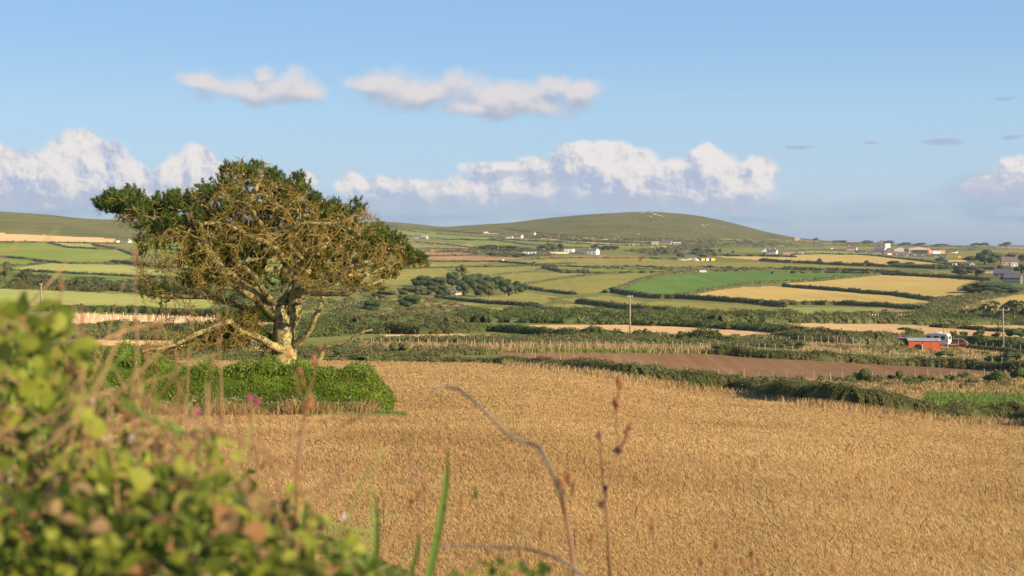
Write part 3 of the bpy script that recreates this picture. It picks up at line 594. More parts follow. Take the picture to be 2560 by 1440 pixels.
scrub([(200,818),(640,820),(700,850),(560,845),(420,850),(200,848)],160,1.0,4,'low dull scrub left of the pine','scrub')
scrub([(1300,664),(1700,672),(1960,676),(1760,680),(1500,672)],60,1.8,7,'rough patches in the grazed fields','hedgefar')
scrub([(1560,600),(1760,602),(1950,606),(2000,616),(1750,620),(1640,640),(1560,630),(1720,612)],150,3,20,'patchy scrub between the far fields','hedgefar')
scrub([(1000,630),(1340,624),(1480,634),(1330,642)],70,3,16,'leafy scrub round the white farm','hedgefar')
scrub([(1240,586),(1500,592),(1700,598),(1560,606),(1400,600)],120,2.,18,'patchy scrub at the foot of the hill','hedgefar')
scrub([(1870,960),(2560,955),(2560,980),(2300,985),(2000,985)],160,.55,1.6,'dry weeds in the rough strip beside the tilled field','dry')
scrub([(2000,866),(2267,868),(2560,892),(2400,890),(2100,876)],110,.5,2.0,'dull weeds in the rough grass round the red shed','scrub')
scrub([(760,872),(900,868),(1250,874),(1240,884),(1100,892),(900,902),(760,904)],130,.8,2.6,'dull low scrub between the pine and the wire fence')
scrub([(-200,862),(200,866),(700,866),(760,880),(700,905),(-200,905)],120,.9,3.0,'dull low scrub beyond the green hedge bank')
scrub([(750,800),(1130,806),(1000,832),(860,840),(760,850)],90,1.6,5,'lumpy green scrub right behind the pine trunk','gorse')

def ribbon(path,w,name,mat):
    q=densify(path,2.); W=P(q[:,0],q[:,1]); T=np.gradient(W,axis=0); T[:,2]=0; T=unit(T); Nn=np.stack([-T[:,1],T[:,0],0*T[:,0]],-1)
    ww=w*(.7+.6*vn(q[:,0]/5.,q[:,1]/3.))[:,None]; a=W+Nn*ww/2; b=W-Nn*ww/2
    for k in (a,b): k[:,2]=gz(k[:,0],k[:,1])+.22
    n=len(W); i=np.arange(n-1); V=np.concatenate([a,b]); tag(MB().add(V,[np.stack([i,i+1,n+i+1,n+i],-1)]).build(name,M[mat]),kind='structure')
M['rut']=fieldmat('wheel_rut',(.13,.10,.04),(.22,.16,.07),.1,0,3,20)
M['lane']=fieldmat('earth_lane',(.26,.20,.12),(.36,.28,.18),.1,0,3,20)
for pth in ([(2397,727),(2400,719),(2415,711),(2442,702)],[(2405,727),(2409,720),(2425,711),(2451,702)],[(2440,784),(2441,772),(2452,760),(2477,751)],[(2449,784),(2451,773),(2463,761),(2487,751)],[(2424,782),(2425,773),(2436,763),(2450,756)],[(2300,757),(2285,762),(2270,767)],[(2310,757),(2296,763),(2282,768)]): ribbon(pth,1.5,'track','rut')
for pth in ([(1400,742),(1440,745),(1500,752),(1555,764)],[(1660,770),(1740,775),(1850,779)],[(60,626),(160,630),(290,634)],[(980,683),(1060,686),(1120,691)],[(1230,752),(1290,748),(1370,748)]): ribbon(pth,1.2,'track','rut')
for pth in ([(1540,668),(1640,669),(1760,672),(1840,671),(1960,668)],[(2420,664),(2480,667),(2560,662),(2700,660)],[(1500,617),(1600,615),(1700,612)]): ribbon(pth,3.5,'lane','lane')

scrub([(1800,948),(2560,946),(2560,968),(2100,968),(1880,964)],46,.9,1.8,'low ragged scrub along the near edge of the tilled field','gorse')
scrub([(1880,966),(2200,968),(2560,968),(2560,976),(2100,978)],50,.7,1.6,'dull ragged weeds behind the long dark hedge','scrub')
# ------------------------------------------------------------------ the wind-bent pine
TD=58.0
def TP(u,v,dy=0.): 
    d=TD+dy; return np.array([(u-UC)/F*d,d,(VH-v)/F*d])
M['bark']=None
def barkmat(name,base,lich,amt,sc=5.):
    m,nt,out=newmat(name); tc=N(nt,'ShaderNodeTexCoord'); vec=tc.outputs['Object']
    n1=noise(nt,sc*1.4,6,.75,vec); n2=noise(nt,sc*.5,4,.65,vec)
    c0=ramp(nt,n1,[(.3,tuple(x*.55 for x in base)),(.7,base)])
    f=math_(nt,'ADD',math_(nt,'MULTIPLY',n1,.5),math_(nt,'MULTIPLY',n2,.5))
    fac=ramp(nt,f,[(.5-amt*.12,(0,0,0)),(.56-amt*.06,(1,1,1))])
    c=mix(nt,c0,lich,fac); b=N(nt,'ShaderNodeBsdfPrincipled'); b.inputs['Roughness'].default_value=.9; b.inputs['Specular IOR Level'].default_value=.2
    nt.links.new(c,b.inputs['Base Color']); bm=N(nt,'ShaderNodeBump'); bm.inputs['Distance'].default_value=.03
    nt.links.new(noise(nt,sc*3,5,.7,vec),bm.inputs['Height']); nt.links.new(bm.outputs[0],b.inputs['Normal']); nt.links.new(b.outputs[0],out.inputs[0]); return m
M['bark']=barkmat('lichened_bark',(.15,.105,.055),(.40,.345,.135),.5,8.)
M['branch']=barkmat('mossy_branch_bark',(.12,.082,.026),(.29,.22,.062),.7,3.)
def twigmat():
    m,nt,out=newmat('bare_twigs'); c=ramp(nt,math_(nt,'ADD',math_(nt,'MULTIPLY',attr(nt,'rnd'),.6),math_(nt,'MULTIPLY',noise(nt,.9,3),.5)),[(.1,(.07,.048,.014)),(.5,(.21,.155,.036)),(.75,(.28,.21,.055)),(1,(.35,.24,.11))])
    b=N(nt,'ShaderNodeBsdfDiffuse'); nt.links.new(c,b.inputs[0]); nt.links.new(b.outputs[0],out.inputs[0]); return m
M['twig']=twigmat()
M['needle']=foliage('pine_needles',[(.014,.030,.007),(.04,.07,.012),(.09,.155,.018),(.17,.225,.032)],.3,.9)
M['cone']=solid('pine_cone',(.30,.19,.12),.85,.25,8)
LIMBS={ # name -> [(u,v,depth offset,radius px)]
'trunk':[(716,985,0,44),(714,930,0,36),(711,885,0,30),(710,840,0,28),(713,808,.05,27),(717,794,.1,19),(719,784,.1,11)],
'A':[(708,814,0,17),(695,788,-.2,17),(671,766,-.4,16),(640,743,-.7,14),(600,714,-1.0,12),(570,688,-1.3,11),(548,664,-1.5,10),(527,640,-1.6,9),(516,618,-1.6,8),(505,600,-1.5,6)],
'B':[(722,812,.1,17),(735,785,.1,15),(739,758,.0,14),(739,730,-.2,13),(756,716,-.5,12),(785,709,-.9,10),(818,696,-1.3,9),(850,685,-1.6,8),(890,668,-1.9,7),(921,650,-2.1,5)],
'C':[(690,782,0,14),(700,764,.2,12),(722,738,.4,11),(738,708,.5,10),(745,682,.3,9),(762,655,-.2,8),(779,633,-.8,6),(812,614,-1.2,5)],
'D':[(680,776,-.1,10),(684,757,-.5,8),(664,735,-1,7),(648,710,-1.4,6),(632,684,-1.8,5),(606,668,-2.2,4)],
'E':[(728,866,-.1,11),(750,850,-.4,8),(774,829,-.7,7),(784,806,-.9,7),(799,775,-1.1,7),(806,748,-1.2,6),(801,731,-1.2,5),(822,722,-1.3,4),(850,710,-1.5,3)],
'Fl':[(706,880,-.2,13),(688,868,-.7,11),(665,852,-1.1,9),(640,842,-1.4,8),(610,832,-1.8,7),(590,817,-2.1,6),(574,806,-2.3,7),(530,822,-2.4,7),(480,843,-2.5,6),(430,862,-2.6,5),(380,875,-2.6,4),(325,886,-2.6,3)],
'G':[(722,930,-.2,9),(770,925,-.8,7),(800,895,-1.,6),(815,870,-1.2,6),(840,862,-1.4,5),(868,853,-1.6,4),(895,838,-1.8,4),(929,825,-2,2)],
'Hc':[(741,700,.4,10),(720,660,.3,9),(690,620,.5,8),(662,580,.3,7),(632,528,-1.2,6),(622,512,-1.6,5),(636,480,-1.5,5),(650,448,-1.2,4),(672,432,-1.0,3)],
'I':[(738,712,.6,10),(780,672,1.4,8),(828,630,2.2,7),(870,590,2.6,6),(900,560,2.6,4)],
'J':[(664,760,.3,10),(620,700,1.2,9),(570,650,2.0,8),(510,600,2.6,7),(440,560,2.6,6),(370,520,2.2,5),(310,500,1.8,4),(275,497,1.4,3)],
'K':[(700,800,.4,11),(660,778,1.4,9),(590,760,2.0,8),(520,745,2.2,6),(440,742,1.6,5),(370,738,1.0,3)],
'Ll':[(700,862,.3,12),(640,830,.8,10),(580,818,.2,9),(520,838,-.8,9),(460,862,-1.6,8),(400,876,-2.2,7),(340,884,-2.6,5)],
'Mm':[(735,740,-.3,9),(760,728,-1.2,8),(800,732,-2.0,6),(860,738,-2.6,5),(910,716,-3.0,4),(960,700,-3.1,2)],
'Nn':[(622,512,-1.6,4),(590,505,-1.9,3),(565,498,-2.0,3),(540,492,-2.0,2)],
'O':[(660,580,.3,6),(690,540,.0,5),(728,505,-.5,4),(760,470,-.6,3)],
'Pp':[(700,632,.4,7),(650,600,-1.4,6),(600,575,-2.4,5),(540,560,-3.0,4),(470,560,-3.2,3)],
'Qq':[(762,655,-.2,6),(730,620,-1.6,5),(720,590,-2.6,5),(770,560,-3.2,4),(830,560,-3.4,3)],
'Rr':[(850,685,-1.6,5),(900,690,-1.2,4),(950,672,-.8,3),(1000,655,-.4,3),(1040,650,-.2,2)],
'S':[(738,715,.8,9),(760,640,2.4,7),(740,560,3.4,6),(700,500,3.4,5),(720,450,2.6,3)],
}
root=tag(empty('pine_tree',tuple(TP(716,985))),'wind-shaped lichened pine with bare tangled lower branches and green needle tufts along its crown','tree')
o0=np.array(root.location)
nodes=[];par=[];rad0=[]; limbpath={}
for k,pts in LIMBS.items():
    a=np.array([TP(u,v,dy) for u,v,dy,_ in pts]); rr=np.array([q[3]*(1.0 if k in('trunk','E','Fl','G','Ll') else 1.15)/F*TD for q in pts])
    t=np.arange(len(a)); n=max(8,int(np.linalg.norm(np.diff(a,axis=0),axis=1).sum()/.22)); tt=np.linspace(0,len(a)-1,n)
    C=np.stack([pchip(t.astype(float),a[:,i],tt) for i in range(3)],-1); rq=np.interp(tt,t,rr)
    C+= .06*np.stack([vn(tt*2.3,3,i)-.5 for i in (1,2,3)],-1)*(tt>0)[:,None]*1.6
    rq=rq*(1+.22*(vn(tt*3.,5.5,len(a))-.5)); limbpath[k]=(C,rq)
    if k!='trunk':
        b=len(nodes)
        for i,c in enumerate(C): nodes.append(c); par.append(b+i-1 if i else -1); rad0.append(rq[i])
for k,(C,rq) in limbpath.items():
    mb=MB(); n=14 if k=='trunk' else 9
    V,FL=tube_np(C,rq,n)
    # knobbly, slightly fluted wood
    ang=np.tile(np.arange(n),len(C)); cen=np.repeat(C,n,0); dv=V-cen; V=cen+dv*(1+.22*(vn(V[:,0]*4,V[:,1]*4,V[:,2]*2.2)-.5)[:,None]*2)
    if k=='trunk':
        zz=(V[:,2]-V[:,2].min()); V[:,:2]=cen[:,:2]+(V[:,:2]-cen[:,:2])*(1+.7*np.exp(-zz/.35))[:,None]
    mb.add(V-o0,FL); ob=mb.build('trunk' if k=='trunk' else 'limb',M['bark'],root,smooth=True)
# crown envelope
TOPL=np.array([(235,520),(245,498),(275,478),(345,476),(375,492),(420,488),(470,474),(500,468),(522,456),(540,440),(556,410),(600,392),(640,400),(682,404),(692,428),(705,434),(745,438),(768,452),(784,484),(805,500),(850,498),(890,510),(935,530),(950,560),(985,580),(1010,588),(1030,630),(1062,645)],float)
BOTL=np.array([(235,525),(300,548),(340,585),(335,650),(330,735),(420,752),(520,745),(600,735),(650,735),(700,735),(760,745),(820,730),(880,740),(960,725),(1000,690),(1062,655)],float)
def envelope(u,q):
    """top row of the crown at column u for normalised depth q (-1 front, 1 back)"""
    t=np.interp(u,TOPL[:,0],TOPL[:,1]); b=np.interp(u,BOTL[:,0],BOTL[:,1]); c=b-(b-t)*.42
    return c+(t-c)*np.sqrt(np.clip(1-q*q*.92,0,1)), b, t
r=np.random.default_rng(11)
A=[];RYM=4.6
while len(A)<5200:
    u=r.uniform(240,1060); q=r.uniform(-1,1)
    half=math.sqrt(max(0,1-((u-670)/430)**2)); 
    if abs(q)>half+.12: continue
    tq,b,t=envelope(u,q/(half+.15)*.98); tq+=(vn(u/12.,q*3.)-.3)*20; b+=(vn(u/16.,q*3.,5)-.5)*44; 
    s=r.random()**1.45; v=tq+(b-tq)*s
    # underside rises toward the outer edge in depth
    if s>.88 and abs(q)>.8 : continue
    if u>820 and s>.55 and r.random()<.62: continue
    if u<470 and s>.5 and r.random()<.45: continue
    if 640<u<760 and v>700 and q<.2: continue
    A.append(TP(u,v,q*RYM))
LOW=[(330,890),(360,872),(480,825),(575,782),(680,765),(690,800),(640,850),(600,872),(540,872),(470,880),(400,890)]
while len(A)<7500:
    u,v=r.uniform(320,650),r.uniform(780,892)
    if inpoly(np.array(u),np.array(v),LOW): A.append(TP(u,v,r.uniform(-3,1.4)))
for _ in range(120): A.append(TP(r.uniform(640,700),r.uniform(860,905),r.uniform(-.8,1.)))
A=np.array(A)
nodes=[np.array(n) for n in nodes]; nn=np.full(len(A),-1); nd=np.full(len(A),1e9)
def upd(i0):
    X=np.array(nodes[i0:])
    for s in range(0,len(X),400):
        D=np.linalg.norm(A[:,None]-X[None,s:s+400],axis=2); j=D.argmin(1); dm=D[np.arange(len(A)),j]; m=dm<nd
        nd[m]=dm[m]; nn[m]=i0+s+j[m]
upd(0); alive=nd>.25; nlimb=len(nodes)
for it in range(90):
    i0=len(nodes); act=alive&(nd<3.2)
    if not act.any(): break
    dirs={}
    uq,inv=np.unique(nn[act],return_inverse=True); X=np.array([nodes[i] for i in uq]); dv=unit(A[act]-X[inv]); sm=np.zeros_like(X); np.add.at(sm,inv,dv)
    sm=unit(unit(sm)+r.normal(size=sm.shape)*.28+np.array([0,0,.05]))
    for i,x,dd in zip(uq,X,sm): nodes.append(x+dd*.2); par.append(int(i)); rad0.append(0)
    upd(i0); alive&=nd>.26
nodes=np.array(nodes); par=np.array(par); n=len(nodes)
cnt=np.zeros(n); 
for i in range(n-1,nlimb-1,-1):
    cnt[i]=max(cnt[i],1); 
    if par[i]>=0: cnt[par[i]]+=cnt[i]
rr=.0088*np.power(np.maximum(cnt,1),.44); rr=np.minimum(rr,.085)
ch=[[] for _ in range(n)]
for i in range(nlimb,n): ch[par[i]].append(i)
mb=MB(); started=set()
def walk(i):
    path=[par[i],i]
    while ch[path[-1]] :
        c=sorted(ch[path[-1]],key=lambda k:-cnt[k]); starts.extend(c[1:]); path.append(c[0])
    return path
starts=[i for i in range(nlimb,n) if par[i]<nlimb]
while starts:
    i=starts.pop(); p=walk(i); rq=np.array([rr[k] for k in p]); rq[0]=rq[1]; X=nodes[p]
    if len(X)>3: X=X.copy(); X[1:-1]=X[1:-1]*.5+.25*(X[2:]+X[:-2])
    V,FL=tube_np(X-o0,np.maximum(rq,.009),5,False); mb.add(V,FL)
mb.build('branches',M['branch'],root,smooth=True)
# bare twigs
q=(nodes[:,1]-TD)/RYM; uu=UC+F*nodes[:,0]/nodes[:,1]; half=np.sqrt(np.clip(1-((uu-670)/430)**2,0,1))
vv=VH-F*nodes[:,2]/nodes[:,1]; tq,bq,tt0=envelope(uu,np.clip(q/(half+.15),-1,1))
isn=np.arange(n)>=nlimb; thin=isn&(rr<.03)
src=np.where(thin)[0]; src=np.repeat(src,2); k=len(src)
base=nodes[src]; pd=unit(nodes[src]-nodes[np.maximum(par[src],0)]); dr=unit(pd*.8+r.normal(size=(k,3))*.75+np.array([0,0,.12]))
ln=r.uniform(.16,.5,k); mid=base+dr*ln[:,None]*.5; dr2=unit(dr+r.normal(size=(k,3))*.45); end=mid+dr2*ln[:,None]*.5
R0=np.full(k,.0095); mb=MB()
V,Fq=segs_np(base-o0,mid-o0,R0,R0*.8); c=r.random(k); mb.add(V,[Fq],np.repeat(c,3))
V,Fq=segs_np(mid-o0,end-o0,R0*.8,R0*.4); mb.add(V,[Fq],np.repeat(c,3))
e2=mid+unit(dr+r.normal(size=(k,3))*.9)*ln[:,None]*.35; V,Fq=segs_np(mid-o0,e2-o0,R0*.7,R0*.35); mb.add(V,[Fq],np.repeat(c,3))
mb.build('twigs',M['twig'],root)
# needle tufts: outer skin of the crown, mostly its top and lee side
zdist=(vv-tq); lf=vn(nodes[:,0]/1.1,nodes[:,2]/1.1,nodes[:,1]/1.1)
leaf_left=(uu<480)&(zdist<46)
pr=np.where(zdist<26,.97,np.where(zdist<46,.55,0.))*(q>-.6)*(lf>.36)
pr=np.where((uu<470)&(zdist<44)&(q>-.8),.85,pr)
pr=np.where((uu>800)&(uu<1010)&(zdist<46)&(q>-.8),.6*(lf>.40),pr)
pr=np.where((uu>1005)&(zdist<22),.9,pr)
pr=np.where((q>.25)&(uu>440)&(zdist<170),np.maximum(pr,.62*(lf>.36)),pr)
pr=np.where((q<-.3)&(zdist<60)&(lf>.66),.5,pr)
pr=np.where((uu<430)&(vv>722)&(vv<760)&(lf>.45),.3,pr)
pr=np.where(((q<.1)&(zdist>30)&(uu>480)&(uu<800)),pr*.3,pr)
pr=np.where((q>.12)&(vv<712)&(zdist>16)&(uu>455)&(uu<890),np.maximum(pr,.95*(lf>.22)),pr)
pr=np.where((q>-.15)&(q<=.12)&(vv<690)&(zdist>40),np.maximum(pr,.35*(lf>.5)),pr)
pr=np.where((vv>765),np.where((nodes[:,1]>TD-1.2)&(uu>470)&(uu<700)&(vv<862)&(vv>868-(uu-400)*.42),.55,0),pr)  # low tufts added among the dead twigs to imitate their shade
sel=np.where(isn&(cnt<7)&(r.random(n)<pr))[0]
T=[];
reps=3; sel=np.repeat(sel,reps); k=len(sel)
ax=unit(r.normal(size=(k,3))*.55+np.array([0,0,.95])+.35*unit(nodes[sel]-TP(700,700))); ct=nodes[sel]+ax*.05+r.normal(size=(k,3))*.08
nb=42; t=r.random((k,nb)); ring=unit(r.normal(size=(k,nb,3))); ring=unit(ring-ax[:,None]*(ring*ax[:,None]).sum(-1,keepdims=True))
dirn=unit(ring*.9+ax[:,None]*(.55+.7*t[...,None])); b0=ct[:,None]+ax[:,None]*(t[...,None]-.3)*.20
lnn=r.uniform(.08,.15,(k,nb,1)); w=.0115; sd_=unit(np.cross(dirn,r.normal(size=dirn.shape)))
Vt=np.stack([b0-sd_*w,b0+sd_*w,b0+dirn*lnn+sd_*w*.3,b0+dirn*lnn-sd_*w*.3],2).reshape(-1,3)
cr=np.repeat(np.clip(.45*r.random(k)+.25+ .0*ct[:,2],0,1),nb); cr=np.clip(cr+r.normal(size=len(cr))*.12,0,1)
mb=MB(); mb.add(Vt-o0,[np.arange(len(Vt)).reshape(-1,4)],cr); mb.build('foliage',M['needle'],root)
# old cones on the bare twigs
cs=np.where(thin&(zdist<150)&(cnt<5)&(r.random(n)<.10))[0][:420]
cs=sorted(cs,key=lambda i:nodes[i][1])
cm=MB().ball((0,0,0),(.035,.035,.05),7,5); cme=mesh_np('pine_cone',np.concatenate(cm.V),cm.F,M['cone'])
for i in cs[:100]: ob=link('pine_cone',cme,root,tuple(nodes[i]-o0+r.normal(size=3)*.05)); ob.rotation_euler=(r.random()*3,r.random()*3,0); ob.scale=[r.uniform(.9,1.5)]*3
mb=MB()
for c in nodes[cs[100:]]: mb.ball(c-o0+r.normal(size=3)*.05,(.04,.04,.055),6,5)
tag(mb.build('pine_cones',M['cone'],root),kind='stuff')
print('pine nodes',n,'tufts',k)
# ------------------------------------------------------------------ overgrown hedge bank under the pine
def nearhedge():
    r=np.random.default_rng(21)
    path=np.array([(-24.,51.5),(-20,50.8),(-16.5,50.2),(-12,49.8),(-8.5,49.6),(-6.2,49.6),(-4.3,50.0)]); xs_=densify(path,.2)
    S=np.arange(len(xs_))/(len(xs_)-1)
    ln=np.concatenate([[0],np.cumsum(np.linalg.norm(np.diff(xs_,axis=0),axis=1))]); L=ln[-1]
    def prof(s,x):   # crest height over the field and half width
        h=1.62+.14*(vn(s*.8,2.)-.5)+.16*(vn(s*2.4,7.)-.5); h=h+.5*np.clip((-11.5-x)/2.5,0,1)*(1)
        e=np.clip((L-s)/1.7,0,1); h=h*np.sqrt(1-(1-e)**2*.96)
        return h,2.4
    n=360000; s=r.random(n)*L; x=np.interp(s,ln,xs_[:,0]); y=np.interp(s,ln,xs_[:,1]); h,w=prof(s,x)
    a=r.random(n); # 0..1 front foot -> top -> back
    front=a<.62; q=np.where(front,r.random(n),1.); 
    off=np.where(front,-w*(1-.42*q**1.5)*.62,-w*.36+r.random(n)*w*1.1)
    z=np.where(front,q*h,h*(1-.10*np.clip((off)/w,0,1)))
    lump=.26*(fbm(s*1.3,q*2.2,off*.9+5)-.5)
    py=y+off-lump*1.2*front; px_=x+r.normal(size=n)*.05; zz=gz(px_,py)*0+gz(px_,np.full(n,49.5))+z+lump*.55*(~front)+r.normal(size=n)*.03
    zz=np.maximum(zz,gz(px_,py))
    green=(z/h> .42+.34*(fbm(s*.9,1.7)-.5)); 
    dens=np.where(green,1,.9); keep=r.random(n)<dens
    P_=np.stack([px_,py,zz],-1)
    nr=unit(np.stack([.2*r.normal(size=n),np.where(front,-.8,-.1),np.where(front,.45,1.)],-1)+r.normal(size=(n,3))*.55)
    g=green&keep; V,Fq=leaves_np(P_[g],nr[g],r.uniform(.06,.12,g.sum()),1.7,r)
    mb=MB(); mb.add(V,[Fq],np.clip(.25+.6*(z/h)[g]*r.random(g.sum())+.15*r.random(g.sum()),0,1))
    # upright leafy shoots along the crest
    k=14000; s2=r.random(k)*L; x2=np.interp(s2,ln,xs_[:,0]); y2=np.interp(s2,ln,xs_[:,1]); h2,w2=prof(s2,x2); of=-w2*.4+r.random(k)*w2*.9
    b=np.stack([x2,y2+of,gz(x2,np.full(k,49.5))+h2-.08],-1); up=r.uniform(.08,.42,k)*(.3+1.2*vn(s2*2.1,4)**1.5)
    for t in np.linspace(.1,1,5):
        p=b+np.stack([.05*r.normal(size=k),.05*r.normal(size=k),up*t],-1); V,Fq=leaves_np(p,r.normal(size=(k,3))+[0,-.3,.6],r.uniform(.04,.08,k),1.8,r); mb.add(V,[Fq],np.clip(.35+.5*r.random(k),0,1))
    # core
    m=90; sc=np.linspace(0,L,m); xc=np.interp(sc,ln,xs_[:,0]); yc=np.interp(sc,ln,xs_[:,1]); hc,w=prof(sc,xc)
    sec=[(-.60,-.2),(-.56,.4),(-.40,.9),(-.2,.95),(.6,.85),(.75,-.3)]
    X=np.array([[(xc[i],yc[i]+a*w,gz(xc[i],49.5)+bb*hc[i]) for a,bb in sec] for i in range(m)]); X=X.reshape(-1,3)
    i=np.arange(m-1)[:,None]*6; j=np.arange(5)[None]; mb.add(X,[np.stack([i+j,i+6+j,i+6+j+1,i+j+1],-1).reshape(-1,4)],.12)
    root=tag(empty('hedge',(-9,49.5,float(gz(-9.,49.5)))),'tall bright green hedge bank in front of the pine trunk, rounded at its right end','hedge'); o=np.array(root.location)
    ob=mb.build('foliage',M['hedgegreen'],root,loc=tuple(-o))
    # dull bramble and weeds low on the face
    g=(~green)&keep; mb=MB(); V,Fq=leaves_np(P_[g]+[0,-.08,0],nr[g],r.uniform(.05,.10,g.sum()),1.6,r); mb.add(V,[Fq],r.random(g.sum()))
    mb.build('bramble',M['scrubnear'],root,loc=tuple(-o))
    # pale flower and seed heads
    k=1500; s3=r.random(k)*L; x3=np.interp(s3,ln,xs_[:,0]); y3=np.interp(s3,ln,xs_[:,1]); h3,w3=prof(s3,x3); qq=r.random(k)*.62; of=-w3*(1-.42*qq**1.5)*.66
    P3=np.stack([x3,y3+of,gz(x3,np.full(k,49.5))+qq*h3],-1); V,Fq=leaves_np(P3,r.normal(size=(k,3))+[0,-1,.3],r.uniform(.03,.06,k),1.,r)
    mb=MB(); mb.add(V,[Fq],r.random(k)); mb.build('flowers',M['paleflower'],root,loc=tuple(-o))
    # dry grass at the foot
    k=7000; s4=r.random(k)*L*1.0; x4=np.interp(s4,ln,xs_[:,0])+r.normal(size=k)*.1; y4=np.interp(s4,ln,xs_[:,1])-1.45-r.random(k)*.55; z4=gz(x4,y4)
    blades(np.stack([x4,y4,z4],-1),r.uniform(.25,.7,k)*(.4+vn(s4*1.2,9)),.011,'dry_grass',M['dry'],r,'long dry grass along the foot of the green hedge bank')
    k=5000; x5=r.uniform(-7.2,-3.6,k); y5=48.0+.5*r.normal(size=k)-.3*(x5+5); z5=gz(x5,y5)
    blades(np.stack([x5,y5,z5],-1),r.uniform(.12,.4,k),.014,'grass',M['greengrass'],r,'low green weeds at the right foot of the hedge bank')
def blades(B,h,w,name,mat,r,label,lean=.28,kind='stuff',wind=(.12,0,0)):
    k=len(B); ld=r.normal(size=(k,3))*lean; ld[:,2]=0; ld+=np.array(wind); sd_=unit(np.cross(ld+[1e-3,0,1.],r.normal(size=(k,3)))); sd_[:,2]*=.3; sd_=unit(sd_)
    hh=np.broadcast_to(h,(k,))[:,None]; w=np.broadcast_to(w,(k,))[:,None]
    m=B+np.array([0,0,.6])*hh+ld*hh*.35; t=B+np.array([0,0,1.])*hh+ld*hh*1.0
    V=np.stack([B-sd_*w,B+sd_*w,m+sd_*w*.8,m-sd_*w*.8,t+sd_*w*.15,t-sd_*w*.15],1).reshape(-1,3)
    i=np.arange(k)[:,None]*6; Fq=np.concatenate([i+np.array([0,1,2,3]),i+np.array([3,2,4,5])]); c=r.random(k)
    o=MB().add(V,[Fq],np.concatenate([c,c])).build(name,mat); tag(o,label,kind=kind); return o
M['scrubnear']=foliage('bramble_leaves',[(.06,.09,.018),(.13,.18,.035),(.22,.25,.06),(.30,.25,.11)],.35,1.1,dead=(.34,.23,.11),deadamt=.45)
M['paleflower']=foliage('pale_flowers',[(.5,.42,.36),(.7,.6,.5)],.3,1.)
nearhedge()
